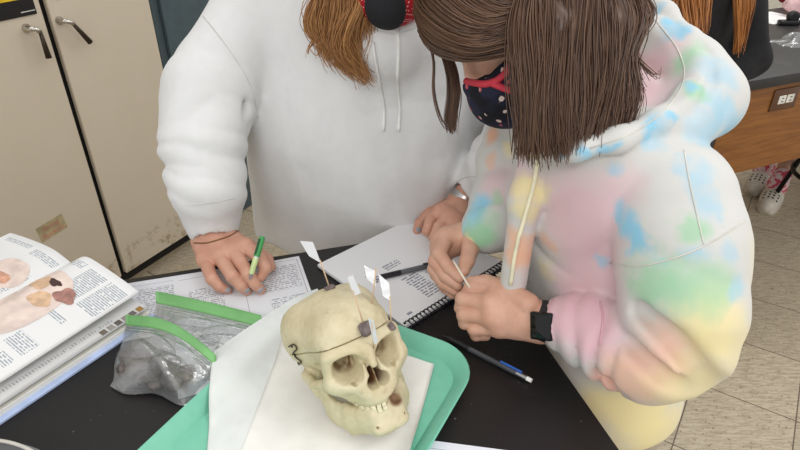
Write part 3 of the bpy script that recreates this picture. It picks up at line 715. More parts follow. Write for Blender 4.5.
def stain(v):
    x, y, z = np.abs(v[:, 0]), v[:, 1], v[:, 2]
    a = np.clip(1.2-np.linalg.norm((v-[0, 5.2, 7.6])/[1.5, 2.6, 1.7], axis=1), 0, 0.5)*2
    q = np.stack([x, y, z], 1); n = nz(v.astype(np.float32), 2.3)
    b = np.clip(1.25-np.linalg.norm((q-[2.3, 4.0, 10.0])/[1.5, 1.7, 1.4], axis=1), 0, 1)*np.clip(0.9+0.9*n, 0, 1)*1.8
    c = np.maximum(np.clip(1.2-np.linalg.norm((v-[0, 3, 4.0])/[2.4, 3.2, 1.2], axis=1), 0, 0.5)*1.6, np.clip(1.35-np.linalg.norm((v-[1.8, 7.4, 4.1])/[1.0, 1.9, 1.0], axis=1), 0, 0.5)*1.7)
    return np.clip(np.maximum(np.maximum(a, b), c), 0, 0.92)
vj, fj = surf(jaw, (-6.8, -3.2, -0.6), (6.8, 9.9, 8.6), 0.12)
LIFT = SKO[2]-min(sk(vb)[:, 2].min(), sk(vj)[:, 2].min())
o = mk('cranium', smap((vb, [f[::-1] for f in fb] if np.linalg.det(SM) < 0 else fb)), BONE, skull); tone(o, stain(vb)); cran = o
vc, fc = surf(lambda p: smax(head_bone(p), -CUTZ(p)+0.02, 0.12), lo, hi, 0.15)
flip = (lambda F: [f[::-1] for f in F]) if np.linalg.det(SM) < 0 else (lambda F: F)
capo = mk('skull_cap', smap((vc, flip(fc))), BONE, skull); tone(capo, np.zeros(len(vc)))
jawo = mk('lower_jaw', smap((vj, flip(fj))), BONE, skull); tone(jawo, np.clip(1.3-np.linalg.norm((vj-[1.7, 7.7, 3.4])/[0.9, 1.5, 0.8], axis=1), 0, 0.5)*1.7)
TOOTH = PM('tooth', (222, 214, 182), 0.35, var=0.08, scale=200)
def teeth(zc, up, skip, y0, rx, ry):
    for k in range(14):
        if k in skip: continue
        a = (k-6.5)/6.5; th = a*1.5; x = rx*math.sin(th); y = y0+ry*math.cos(th)-0.5*abs(a)**3
        wd = 0.60 if abs(a) < 0.55 else 0.82
        gz = xf(bx(wd, 0.55 if abs(a) < 0.5 else 0.8, 1.05+0.12*math.cos(5*k), (0, 0, 0), 0.17, 3), rot('Z', -th*0.95), (x, y, zc+up*0.08*math.cos(7*k)))
        mk('tooth', smap((gz[0], flip(gz[1]))), TOOTH, skull)
teeth(3.72, 1, (7, 8, 9, 10, 11), 4.3, 2.75, 4.0)
teeth(2.95, -1, (7, 8, 9, 10), 4.0, 2.7, 4.0)
# wire latch on the temple
hk = hitter(cran, capo, jawo)
wire = PM('latch_wire', (92, 84, 70), 0.35, 0.9)
P = on(hk, [(290, 346), (295, 344), (298, 348), (294, 353), (298, 357), (302, 361), (298, 365)], 0.0022, 30)
mk('latch_hook', tube(P, 0.0011, 7), wire, skull)
for q in ((292, 346), (299, 363)):
    h_ = hk(*q)
    if h_: mk('latch_screw', ball(h_[0], 0.0022, n=10, m=8), wire, skull)
CLAY = PM('grey_clay', (112, 100, 98), 0.8, var=0.15, scale=140, bump=0.3, bscale=120)
WOODST = PM('toothpick_wood', (206, 178, 146), 0.6)
FLAG = clear_mat('frosted_tape', (244, 244, 246), 0.78, 0.08)
def marker(label, base, top, quad, clay_r, name='marker_pin', hitbase=None, dz=0.0):
    """base, top, quad in photo pixels; the pin stands in the clay and its flag is folded tape around the stick"""
    h_ = hk(*(hitbase or base)) or hk(345, 320); b0, nn = h_
    dd = (b0-EYE) @ np.array([0, CT, -ST])
    tp = Dp(*top, dd-dz); bs = b0 if not hitbase else b0
    r = emp(name, label, 'pin', b0, group='flag pins on the skull')
    mk('stick', tube([b0, tp], [0.0009, 0.0009], 8), WOODST, r)
    if quad:
        V = [Dp(*q, dd-dz*((q[1]-base[1])/(top[1]-base[1]) if top[1] != base[1] else 1)) for q in quad]
        n2 = nrm(np.cross(V[1]-V[0], V[2]-V[0]))*0.0004
        Q = [v+n2 for v in V]+[v-n2 for v in V]
        mk('flag', (Q, [[0, 1, 2, 3], [7, 6, 5, 4], [0, 4, 5, 1], [1, 5, 6, 2], [2, 6, 7, 3], [3, 7, 4, 0]]), FLAG, r, smooth=False)
    if clay_r:
        mk('clay_lump', ball(b0+nn*clay_r[2]*0.55, clay_r, R=look(nn), lump=0.10, seed=int(base[0])), CLAY, r)
    return r
marker('flag pin with its clay on the very top of the skull', (330, 289), (320, 260), [(321, 263), (313, 242), (300, 241), (309, 256)], (0.0078, 0.0058, 0.0035), dz=0.012)
marker('flag pin in the large clay lump on the brow of the skull', (365, 329), (353, 290), [(354, 296), (347, 277), (353, 275), (361, 293)], (0.0098, 0.0095, 0.006), dz=0.018)
marker('flag pin rising from behind the skull, leftmost of the two beside the pen', (374, 304), (376, 268), [(376, 286), (367, 279), (364, 265), (375, 271)], None, dz=0.0, hitbase=(372, 304))
marker('flag pin in the small clay lump on the far temple of the skull', (393, 326), (390, 296), [(391, 301), (383, 296), (378, 273), (389, 283)], (0.0042, 0.0062, 0.004), dz=0.0, hitbase=(391, 327))
marker('short flag pin leaning over the bridge of the nose on the skull', (376, 351), (372, 322), [(378, 342), (374, 344), (368, 318), (374, 321)], None, dz=0.024, hitbase=(374, 349))

# ------------------------------------------------------------ zip bags with clay
GRZ = PM('zip_green', (120, 178, 112), 0.45, var=0.04)
def zipbag(label, c00, c10, c11, c01, h, zl, seed, strip_w, bow=0.0):
    """c00-c10: closed end nearest the viewer, c01-c11: zip end; zl lifts the zip end"""
    rg = np.random.default_rng(seed); ph = rg.uniform(0, 6, 10); ctr = (c00+c10+c11+c01)/4
    r = emp('zip_bag', label, 'bag', (ctr[0], ctr[1], c00[2]), group='zip bags of clay')
    def base(u, v):
        p = (1-u)*(1-v)*c00+u*(1-v)*c10+u*v*c11+(1-u)*v*c01
        p[0] += 0.004*math.sin(9*v+ph[4])*(1-v); p[1] += 0.005*math.sin(9*u+ph[5])*(1-v); return p
    def lift(u, v): return zl*v**2.0*(0.7+0.3*math.sin(PI*u))+bow*v**2*math.sin(PI*u**1.25)
    def top(u, v):
        p = base(u, v); e = max(0.0, 1-abs(2*u-1)**3)*max(0.0, 1-(1-v)**11)*(1-v**5)
        k1 = abs(math.sin(8*u+5*v+ph[0]+1.3*math.sin(6*v+ph[1]))); k2 = abs(math.sin(11*v-6*u+ph[2]+1.2*math.sin(7*u+ph[3])))
        hh = h*e*(1-0.62*v)*(0.72+0.28*math.sin(7*u+ph[6])*math.sin(5*v+ph[7]))
        p[2] = c00[2]+0.0016+hh+0.008*e*(k1*k2-0.2)+lift(u, v); return p
    def bot(u, v):
        p = base(u, v); p[2] = c00[2]+0.0008+lift(u, v); return p
    mk('bag_film', join(grid(top, 44, 44), grid(bot, 16, 16)), clr2, r)
    d = nrm(c01-c00)
    def strip(u, v):
        p = top(u, 1.0); vv = v*strip_w; p += d*vv*0.75; p[2] += vv*0.75; return p
    mk('zip_strip', grid(strip, 30, 4, thick=0.0009), GRZ, r)
    mk('zip_seam', join(*[tube([strip(u, -k)+np.array([0, 0, 0.0006]) for u in np.linspace(0.01, 0.99, 30)], 0.0007, 5) for k in (0.25, 0.5)]), PM('zip_seam_green', (74, 124, 78), 0.4), r)
    return r, top
fz = TZ+0.0026
zipbag('clear zip bag bulging with lumps of clay, beside the left edge of the tray', Zp(108, 388, fz), Zp(186, 404, fz), Zp(218, 374, fz), Zp(128, 332, fz), 0.064, 0.018, 3, 0.015, 0.021)
zipbag('flatter clear zip bag behind the bulging one, lying on the worksheet', Zp(150, 342, fz+.003), Zp(226, 362, fz+.003), Zp(263, 331, fz+.003), Zp(157, 306, fz+.003), 0.018, 0.007, 8, 0.018)
CLAY2 = PM('dull_clay', (100, 93, 89), 0.85, var=0.25, scale=70)
for k, (px, py, s) in enumerate(((133, 368, 0.018), (150, 374, 0.016), (172, 380, 0.016), (160, 366, 0.014), (186, 374, 0.013), (142, 358, 0.014), (127, 354, 0.011), (174, 366, 0.012), (155, 384, 0.010))):
    c = Zp(px, py, fz+s*0.8); rr = np.array([1.15, 0.9, 0.72])*s; c[2] = fz+0.0012+rr[2]*1.12
    root_mesh('clay_piece', ball(c, rr, R=rot('Z', k*1.1), lump=0.12, seed=k+10), CLAY2, 'grey clay piece inside the bulging zip bag', 'clay', (c[0], c[1], c[2]), group='clay in the bulging bag')
for k, (px, py) in enumerate(((208, 350), (192, 338), (222, 345))):
    c = Zp(px, py, fz+0.006); root_mesh('paper_slip', xf(bx(0.03, 0.012, 0.0008), rot('Z', 0.4+k*0.5), c), PM('slip_white', (232, 232, 230), 0.8), 'white paper slip inside the flatter zip bag', 'paper slip', c, group='slips in the flatter bag', smooth=False)

# safety goggles at the near left corner
gp = Zp(24, 478, TZ); gg = emp('safety_goggles', 'clear safety goggles lying at the near left table edge', 'goggles', gp, rz=-0.35)
cl3 = clear_mat('goggle_lens', (215, 215, 212), 0.35, 0.28)
def gl(u, v):
    a = -1.25+2.5*u; x = 0.072*math.sin(a)*(1-0.02*v); y = 0.05*math.cos(a); z = 0.002+0.040*v
    return (x, y*(1-0.35*v*v)-0.02, z)
L('lens', grid(gl, 28, 10), cl3, gg)
L('lens_rim', tube([gl(u, 1) for u in np.linspace(0, 1, 28)], 0.0022, 8), PM('rim_grey', (196, 192, 184), 0.3), gg)
ARMG = PM('arm_grey', (176, 172, 166), 0.3)
for q in (0, 1): L('temple_arm', tube([gl(q, 0.8), np.array(gl(q, 0.8))+(0.012*(1-2*q), -0.09, -0.006)], 0.003, 8), ARMG, gg)
# ------------------------------------------------------------ people
def skin_mat(name, a, b):
    g = G(name); n = g.noise(30, 5, rough=0.6).outputs['Fac']
    col = g.mix(g.ramp(n, 0.3, 0.7), lin(a), lin(b))
    col = g.mix(g.math('MULTIPLY', g.ramp(g.noise(90, 3).outputs['Fac'], 0.62, 0.8), 0.2), col, lin((176, 96, 76)))
    g.bump(g.noise(380, 3).outputs['Fac'], 0.12, 0.0008)
    g.b.inputs['Subsurface Weight'].default_value = 0.12; g.b.inputs['Subsurface Radius'].default_value = (0.01, 0.004, 0.002)
    g.b.inputs['Subsurface Scale'].default_value = 0.6
    return g.fin(col, 0.5, 0, 0.4)
SK1 = skin_mat('skin_a', (196, 144, 122), (208, 160, 138)); SK2 = skin_mat('skin_b', (202, 154, 130), (214, 170, 148))
def head_sdf(p, c, f, u, s=1.0):
    """face along f, crown along u"""
    r = np.cross(f, u); R = np.array([r, f, u]).T.astype(np.float32)
    q = (p-np.asarray(c, np.float32)) @ R/s; m = np.stack([np.abs(q[:, 0]), q[:, 1], q[:, 2]], 1)
    v = lambda *a: np.array(a, np.float32)
    d = ell(q, (0, -0.012, 0.018), (0.074, 0.094, 0.088))
    d = smin(d, ell(q, (0, 0.028, -0.05), (0.055, 0.062, 0.065)), 0.03)
    d = smin(d, rc(m, v(0.045, 0.005, -0.075), v(0.008, 0.075, -0.102), 0.020, 0.016), 0.025)
    d = smin(d, rc(m, v(0.052, 0.045, -0.02), v(0.03, 0.066, -0.03), 0.018, 0.018), 0.02)
    d = smin(d, rc(m, v(0.012, 0.083, 0.018), v(0.045, 0.066, 0.016), 0.008, 0.008), 0.012)
    d = sub(d, ell(m, (0.032, 0.092, -0.002), (0.017, 0.014, 0.011)), 0.012)
    d = smin(d, ell(m, (0.032, 0.070, -0.003), (0.0145, 0.0130, 0.0095)), 0.004)
    d = smin(d, rc(q, v(0, 0.084, 0.004), v(0, 0.104, -0.036), 0.007, 0.0115), 0.010)
    d = smin(d, ell(m, (0.0115, 0.094, -0.040), (0.008, 0.010, 0.007)), 0.005)
    d = smin(d, rc(m, v(0, 0.092, -0.063), v(0.02, 0.082, -0.066), 0.0055, 0.003), 0.006)
    d = smin(d, rc(m, v(0, 0.090, -0.074), v(0.017, 0.081, -0.072), 0.0065, 0.003), 0.006)
    d = sub(d, rc(m, v(0, 0.098, -0.0685), v(0.023, 0.086, -0.0695), 0.0016, 0.001), 0.003)
    ear = ell(m, (0.076, -0.008, -0.008), (0.010, 0.020, 0.032)); ear = sub(ear, ell(m, (0.087, -0.004, -0.006), (0.006, 0.011, 0.020)), 0.005)
    return smin(d, ear, 0.006)*s
def hand(p, palm, fingers, k=0.010, kf=0.007):
    d = None
    for (a, ra, b, rb) in palm:
        e = rc(p, a, b, ra, rb); d = e if d is None else smin(d, e, k)
    out = d
    for f in fingers: out = smin(out, smin(d, chain(p, f, 0.003), kf), 0.0012)
    return out
def finish_body(p, body_fn, lo, hi, h, hands):
    g = [surf(body_fn, lo, hi, h)]
    for fn, pts, m in hands:
        l, hgh = bounds(pts, m); g.append(surf(fn, l, hgh, 0.0015))
    return join(*g)
def garment(fn, lo, hi, h): return surf(fn, lo, hi, h)
def strands(guides, n, r0, jit, seed, m=12, sides=4, tipk=0.35, wave=5, wamp=0.0):
    """tubes of hair between neighbouring guide lines (lists of world points)"""
    rg = np.random.default_rng(seed); Gs = [spline(g, m) for g in guides]; V = []; F = []; T = []; k = 0
    for i in range(n):
        t = rg.uniform(0, len(Gs)-1-1e-6); a = int(t); f = t-a
        P = Gs[a]*(1-f)+Gs[a+1]*f; j = rg.normal(0, jit, 3); tw = rg.normal(0, jit*0.6, 3)
        P = P+j+np.linspace(0, 1, m)[:, None]**1.5*tw*2+np.sin(np.linspace(0, wave, m)+t*2+rg.uniform(0, 1.5))[:, None]*(rg.normal(0, jit*0.3, 3)+wamp*np.array([1, 0.3, 0]))
        cut = 1-abs(rg.normal(0, 0.07)); P = spline(P[:max(4, int(m*cut))], m)
        r = r0*rg.uniform(0.7, 1.3)*np.linspace(1, tipk, m)
        v, ff = tube(P, r, sides, cap=False); V.append(v); F += [[q+k for q in x] for x in ff]; k += len(v)
        T += [float(np.clip(rg.normal(0.45, 0.28), 0, 1))]*len(v)
    return np.vstack(V), F, T
def hair_obj(name, parts, mat, parent):
    V, F = join(*[(a[0], a[1]) for a in parts]); T = sum([list(a[2]) for a in parts], [])
    o = mk(name, (V, F), mat, parent); tone(o, T); return o
def DD(L_, d0): return [Dp(q[0], q[1], q[2] if len(q) > 2 else d0) for q in L_]
HW = np.array([0, 0, 1.])

# ============ the writer in the white hoodie
w1 = emp('person', 'person in a white hoodie writing with a green pen', 'person', (-0.05, 1.16, 0.0))
# hands
A_palm = []
wr = Zp(213, 236, 0.950); fa = Zp(207, 214, 0.972)
am = [(Zp(205, 260, 0.930), .0115), (Zp(219, 256, 0.938), .0120), (Zp(233, 250, 0.945), .0125), (Zp(246, 247, 0.948), .0130)]
wl, wrr = Zp(202, 241, 0.942), Zp(226, 236, 0.945)
A_palm = [(fa, .030, wr, .0265), (wr, .0255, wr+(am[1][0]-wr)*0.4, .022)]
for (q, r), b in zip(am, (wl, wr, wr, wrr)): A_palm.append((b, .019, q, r))
for a, b in zip(am[:-1], am[1:]): A_palm.append((a[0], a[1], b[0], b[1]))
A_f = [[am[0], (Zp(212, 279, .928), .0100), (Zp(220, 287, .916), .0088), (Zp(228, 290, .909), .0072)],
       [am[1], (Zp(232, 276, .937), .0105), (Zp(241, 286, .920), .0092), (Zp(247, 291, .9095), .0075)],
       [am[2], (Zp(248, 274, .937), .0108), (Zp(255, 284, .921), .0094), (Zp(261, 290, .9095), .0077)],
       [am[3], (Zp(260, 257, .950), .0115), (Zp(266, 268, .936), .0098), (Zp(261, 277, .924), .0080)],
       [(Zp(229, 242, .930), .015), (Zp(252, 249, .924), .0125), (Zp(267, 259, .920), .0105), (Zp(271, 267, .916), .0085)]]
Af = lambda p: hand(p, A_palm, A_f)
Apts = [(fa, 0)]+[x for f in A_f for x in f]
bw = Zp(461, 203, .958); bfa = Zp(476, 187, .985)
bm_ = [(Zp(441, 211, .958), .0122), (Zp(449, 216, .958), .0122), (Zp(457, 222, .953), .0118), (Zp(465, 228, .945), .0110)]
B_palm = [(bfa, .028, bw, .0245)]+[(bw, .020, q, r) for q, r in bm_]+[(a[0], a[1], b[0], b[1]) for a, b in zip(bm_[:-1], bm_[1:])]
B_f = [[bm_[0], (Zp(431, 219, .948), .0105), (Zp(427, 231, .932), .0092), (Zp(433, 236, .918), .0078)],
       [bm_[1], (Zp(439, 227, .946), .0108), (Zp(434, 238, .930), .0094), (Zp(440, 242, .917), .0080)],
       [bm_[2], (Zp(448, 233, .942), .0105), (Zp(444, 243, .927), .0092), (Zp(450, 247, .916), .0078)],
       [bm_[3], (Zp(458, 238, .936), .0098), (Zp(455, 246, .922), .0085), (Zp(461, 248, .914), .0072)],
       [(Zp(447, 206, .940), .014), (Zp(429, 214, .930), .0118), (Zp(420, 223, .920), .0100), (Zp(417, 230, .9125), .0082)]]
Bf = lambda p: hand(p, B_palm, B_f)
Bpts = [(bfa, 0)]+[x for f in B_f for x in f]
neck = np.array([-0.025, 1.075, 1.31]); pel = np.array([-0.06, 1.20, 0.86])
shR, _ = RC(255, 14, 1.11, 40); shL, _ = RC(512, 12, 1.12, 40)
elR, _ = RC(202, 128, 1.04, 30); elL, _ = RC(548, 135, 1.06, 30)
f1 = nrm((-0.12, -0.78, -0.60)); u1 = nrm(np.array([0, 0, 1])-f1*f1[2]); hc1 = np.array([-0.012, 0.985, 1.440])
def legs(p, hip, knees, ankles, r=(.075, .052, .038)):
    d = None
    for h, k, a in zip(hip, knees, ankles):
        e = smin(rc(p, h, k, r[0], r[1]), rc(p, k, a, r[1], r[2]), 0.02); d = e if d is None else np.minimum(d, e)
    return d
hip1 = [np.array([-0.15, 1.21, 0.86]), np.array([0.04, 1.24, 0.86])]; kn1 = [np.array([-0.16, 1.22, 0.47]), np.array([0.06, 1.25, 0.47])]; an1 = [np.array([-0.17, 1.26, 0.09]), np.array([0.07, 1.28, 0.09])]
def feet(p, ank, d0):
    d = None
    for a in ank:
        e = smin(rc(p, a+(0, 0, -0.02), a+np.array(d0)*0.13+(0, 0, -0.052), 0.036, 0.030), rc(p, a+np.array(d0)*-0.04+(0, 0, -0.05), a+np.array(d0)*0.13+(0, 0, -0.055), 0.036, 0.032), 0.02)
        e = smax(e, 0.004-p[:, 2], 0.004); d = e if d is None else np.minimum(d, e)
    return d
def body1(p):
    d = head_sdf(p, hc1, f1, u1)
    d = smin(d, rc(p, hc1-f1*0.03-u1*0.07, neck-HW*0.03, 0.052, 0.06), 0.03)
    d = smin(d, chain(p, [(neck-HW*0.13+(0, 0.05, 0), 0.085), (pel+HW*0.22, 0.09), (pel, 0.115)], 0.05), 0.05)
    for s, e, w_ in ((shR, elR, fa), (shL, elL, bfa)):
        d = smin(d, smin(rc(p, neck-HW*0.08+(0, 0.02, 0), s, 0.045, 0.045), smin(rc(p, s, e, 0.048, 0.036), rc(p, e, w_, 0.036, 0.026), 0.015), 0.03), 0.03)
    d = smin(d, legs(p, hip1, kn1, an1), 0.04)
    return smin(d, feet(p, an1, (0, -1, 0))+0.012, 0.02)
body = mk('body', finish_body(None, body1, (-0.45, 0.80, -0.02), (0.42, 1.45, 1.60), 0.005, [(Af, Apts, 0.034), (Bf, Bpts, 0.034)]), SK1, w1)
jean = PM('denim', (52, 60, 82), 0.85, var=0.12, scale=90, bump=0.2)
mk('trousers', surf(lambda p: smax(smin(legs(p, hip1, kn1, [a+HW*0.0 for a in an1], (.098, .075, .062)), rc(p, pel+HW*0.06, pel-HW*0.05, 0.13, 0.135), 0.05)-0.004*nz(p, 40), 0.06-p[:, 2], 0.004), (-0.32, 1.0, 0.0), (0.22, 1.45, 1.0), 0.008), jean, w1)
shoe = PM('shoe_dark', (58, 58, 62), 0.6)
for an_ in an1: mk('shoe', surf(lambda p: smax(feet(p, [an_], (0, -1, 0))-0.006, 0.001-p[:, 2], 0.002), (-0.26, 1.0, -0.01), (0.16, 1.40, 0.14), 0.006), shoe, w1)
# hoodie
def flatbody(p, a, b, ra, rb, axis, s):
    """tapered capsule flattened by s along a horizontal axis"""
    ax = np.asarray(axis, np.float32); k = 1/s-1
    st = lambda v: v+np.outer(v @ ax, ax)*k if v.ndim == 2 else v+ax*(v @ ax)*k
    return rc(st(p.astype(np.float32)), st(np.asarray(a, np.float32)), st(np.asarray(b, np.float32)), ra, rb)*(0.5+0.5*s)
def sleeve(p, segs, k=0.03, folds=()):
    d = chain(p, segs, k); return d
def bunch(p, a, b, amp, n, ph=0.0, lo=0.0, hi=1.0):
    a = np.asarray(a, np.float32); ba = np.asarray(b, np.float32)-a; L2 = float(ba @ ba)
    h = (p-a) @ ba/L2; q = nz(p, 26, ph)
    m = np.clip((h-lo)/0.15, 0, 1)*np.clip((hi-h)/0.15, 0, 1)
    near = np.linalg.norm(p-a-np.clip(h, 0, 1)[:, None]*ba, axis=1) < 0.14
    w = nz(p, 11, ph+2); v = nz(p, 19, ph*3+1)
    return amp*m*near*(np.abs(np.sin(PI*(h*n*0.62+0.62*w+0.16*v+ph)))**0.8-0.45)*(0.75+0.35*np.sin(2.2*v+1.5*w+3*ph))
cuR = Zp(213, 229, .957); cuL = Zp(470, 194, .975)
sgR = [RC(262, 12, 1.11, 46), RC(210, 92, 1.055, 42), RC(203, 140, 1.04, 37), RC(208, 188, 1.03, 33), (Zp(211, 210, .975), .044), (Zp(213, 228, .958), .0405)]
sgL = [RC(492, 10, 1.12, 48), RC(530, 95, 1.09, 44), RC(535, 140, 1.08, 40), RC(505, 165, 1.06, 34), (Zp(486, 180, .995), .042), (Zp(477, 189, .982), .0375)]
tb = np.array([-0.055, 1.115, 1.10]); 
def hoodie1(p):
    ax = (0.03, 1, 0)
    d = flatbody(p, (-0.048, 1.105, 1.19), (-0.075, 1.110, 1.05), 0.185, 0.215, ax, 0.62)
    d = smin(d, flatbody(p, (-0.075, 1.110, 1.05), (-0.085, 1.15, 0.83), 0.215, 0.235, ax, 0.62), 0.06)
    d = smax(d, 0.80-p[:, 2], 0.02)
    d = smin(d, rc(p, neck+(-0.05, 0.02, -0.03), sgR[0][0], 0.075, 0.075), 0.06)
    d = smin(d, rc(p, neck+(0.05, 0.02, -0.03), sgL[0][0], 0.075, 0.075), 0.06)
    # hood lying round the neck
    ring = [(neck+np.array([0.105*math.sin(t), 0.055-0.105*math.cos(t), 0.005+0.035*(1-math.cos(t))/2]), 0.030+0.014*(1-math.cos(t))/2) for t in np.linspace(0.15, 2*PI-0.15, 17)]
    d = smin(d, chain(p, ring, 0.01), 0.025)
    d = smin(d, ell(p, neck+np.array([0, 0.165, -0.045]), (0.13, 0.075, 0.13)), 0.04)
    fold = bunch(p, (-0.055, 1.0, 1.25), (-0.05, 1.0, 0.9), 0.004, 2.2, 0.6)
    d = d-fold+0.0035*nz(p, 13, 0.4)+0.0045*nz(p*np.array([1, 1, 0.28], np.float32), 30, 1.2)
    aR = chain(p, sgR, 0.035)-bunch(p, sgR[1][0], sgR[4][0], 0.0062, 8.5, 0.3, 0.25)-bunch(p, sgR[1][0]+(0.02, 0, 0.01), sgR[4][0], 0.006, 4.5, 2.1, 0.0)-bunch(p, sgR[0][0], sgR[1][0], 0.005, 2.3, 1.1)
    aL = chain(p, sgL, 0.035)-bunch(p, sgL[1][0], sgL[4][0], 0.008, 7.5, 1.3)
    d = smin(d, aR, 0.022); d = smin(d, aL, 0.022)
    for (c0, ww) in ((fa, wr), (bfa, bw)):     # open cuffs
        a = np.asarray(c0)+(np.asarray(ww)-c0)*0.25; d = sub(d, rc(p, a, np.asarray(c0)+(np.asarray(ww)-c0)*2.2, 0.031, 0.031), 0.004)
    # underarm creases
    for P, r in (([(253, 128, 1.055), (262, 150, 1.03), (268, 185, 1.02)], 0.007), ([(215, 60, 1.03), (235, 95, 1.03), (252, 122, 1.03)], 0.006)):
        d = sub(d, chain(p, [(Dp(*q), r) for q in P]), 0.02)
    d = smin(d, ell(p, (-0.03, 1.03, 1.255), (0.085, 0.085, 0.075)), 0.03)
    d = sub(d, chain(p, [(neck+np.array([0.01, -0.085, 0.085]), 0.05), (neck+np.array([0, 0.05, 0.16]), 0.08)]), 0.01)
    return d
WHITE = G('white_fleece'); _n = WHITE.noise(55, 3).outputs['Fac']
WHITE.bump(WHITE.noise(900, 2).outputs['Fac'], 0.2, 0.001); WHITE.b.inputs['Sheen Weight'].default_value = 0.15
WHITE = WHITE.fin(WHITE.mix(_n, lin((216, 216, 216)), lin((226, 226, 226))), 0.92, 0, 0.15)
hood1 = mk('hoodie', surf(hoodie1, (-0.50, 0.80, 0.76), (0.46, 1.42, 1.56), 0.0048), WHITE, w1)
h1 = hitter(hood1)
def seam(hh, pts, mat, parent, r=0.0009, name='seam', n=26, off=0.0004):
    P = on(hh, pts, off, n)
    if P is not None: mk(name, tube(P, r, 6), mat, parent)
SEAMW = PM('seam_white', (206, 205, 203), 0.9)
seam(h1, [(203, 16), (222, 40), (240, 66), (252, 90), (258, 118)], SEAMW, hood1)
seam(h1, [(186, 205), (200, 204), (216, 202), (236, 198)], SEAMW, hood1, 0.0008); seam(h1, [(452, 186), (464, 178), (476, 176)], SEAMW, hood1, 0.0008)
for P in ([(397, 30), (382, 27), (364, 18), (348, 4), (340, -12)], [(399, 29), (416, 24), (432, 12), (444, -4)]):
    Q = on(h1, P, -0.001, 24)
    if Q is not None: mk('hood_edge', tube(Q, 0.0065, 10), WHITE, hood1)
CORD = PM('cord_white', (232, 231, 229), 0.85)
for P in ([(397, 26), (398, 50), (397, 80), (399, 108), (398, 131)], [(373, 42), (376, 62), (381, 90), (384, 112), (383, 131)]):
    Q = on(h1, P, 0.003, 24)
    if Q is not None: mk('drawstring', tube(Q, 0.0026, 8), CORD, w1)
# nails
h2_ = hitter(body); NAIL = PM('grey_nail_polish', (146, 146, 150), 0.25)
for q in ((228, 289.5), (247.2, 290.5), (260.5, 290), (418.5, 229)):
    x = h2_(*q)
    if x is not None:
        nn = nrm(x[1]+np.array([0, -0.2, 0.4])); mk('fingernail', ball(x[0]-nn*0.0012, (0.0046, 0.0058, 0.0022), R=look(nn, (0.3, 1, 0)), n=12, m=8), NAIL, w1)
P = on(h2_, [(194, 243), (206, 243), (218, 240), (230, 236), (238, 231)], 0.0006, 20)
if P is not None: root_mesh('wristband', tube(P, 0.0013, 6), PM('tan_band', (128, 92, 58), 0.7), 'thin tan band across the wrist of the writing hand', 'wristband', P[len(P)//2])
# mask with dots
def dots_mat():
    g = G('red_dotted_cloth'); mp = g.node('ShaderNodeMapping'); mp.inputs['Rotation'].default_value = (0.5, 0.3, 0.785)
    g.t.links.new(g.coord(), mp.inputs[0]); vo = g.node('ShaderNodeTexVoronoi'); vo.inputs['Scale'].default_value = 230; vo.inputs['Randomness'].default_value = 0
    g.t.links.new(mp.outputs[0], vo.inputs['Vector'])
    return g.fin(g.mix(g.math('LESS_THAN', vo.outputs['Distance'], 0.26), lin((168, 30, 40)), lin((228, 196, 190))), 0.8, 0, 0.2)
def mask_fn(hc, f, u, grow):
    r = np.cross(f, u); R = np.array([r, f, u]).T
    def fn(p):
        h_ = head_sdf(p, hc, f, u); e = ell(p, hc+f*0.050-u*0.066, (0.066, 0.079, 0.060), R)
        d = smin(smax(e, -(h_-0.003), 0.003), smax(h_-0.005, -(h_-0.001), 0.001), 0.003)
        d = smax(d, ell(p, hc+f*0.060-u*0.062, (0.064, 0.075, 0.064), R), 0.002)
        q = (p-hc.astype(np.float32)) @ R.astype(np.float32)
        return smax(smax(d, e-0.0-grow, 0.002), -(e+0.010), 0.002) if False else smax(d, q[:, 2]+0.041-0.6*np.maximum(0, 0.032-np.abs(q[:, 0])), 0.004)
    return fn
mk1 = mk('face_mask', surf(mask_fn(hc1, f1, u1, 0), hc1-0.16, hc1+0.16, 0.0026), dots_mat(), w1)
r1 = np.cross(f1, u1); R1 = np.array([r1, f1, u1]).T
mk('mask_panel', surf(lambda p: smax(ell(p, hc1+f1*0.052-u1*0.0655, (0.069, 0.0825, 0.063), R1), ell(p, hc1+f1*0.125-u1*0.049, (0.031, 0.05, 0.043), R1), 0.002), hc1-0.18, hc1+0.18, 0.0026), PM('mask_black', (30, 30, 34), 0.85), mk1)
# hair
HR1 = hair_mat('auburn_hair', (112, 68, 34), (204, 150, 94))
HU1 = (lambda a, b, c: hc1+r1*a+f1*b+u1*c)
cap1 = surf(lambda p: smax(ell(p, hc1-f1*0.010+u1*0.022, (0.086, 0.106, 0.098), R1), -ell(p, hc1+f1*0.115-u1*0.045, (0.066, 0.07, 0.088), R1), 0.01)+0.002*nz(p, 60), hc1-0.17, hc1+0.17, 0.005)
lock = [[HU1(-0.02, 0.05, 0.11), HU1(-0.075, 0.05, 0.05)]+DD([(336, -40, .90), (313, 0, .93), (309, 28, .95), (318, 46, .965), (330, 62, .975)], 0),
        [HU1(-0.02, 0.06, 0.11), HU1(-0.072, 0.07, 0.05)]+DD([(344, -40, .88), (330, 0, .91), (324, 36, .94), (342, 60, .965), (362, 80, .975)], 0),
        [HU1(-0.015, 0.07, 0.11), HU1(-0.068, 0.08, 0.04)]+DD([(356, -40, .87), (348, 0, .90), (338, 38, .93), (352, 66, .955), (374, 87, .97)], 0),
        [HU1(-0.01, 0.07, 0.11), HU1(-0.066, 0.085, 0.03)]+DD([(366, -36, .88), (362, 0, .90), (352, 36, .93), (356, 60, .955), (368, 82, .97)], 0),
        [HU1(-0.01, 0.07, 0.11), HU1(-0.064, 0.08, 0.02)]+DD([(376, -30, .90), (377, 2, .92), (371, 28, .94), (366, 48, .955), (360, 66, .965)], 0)]
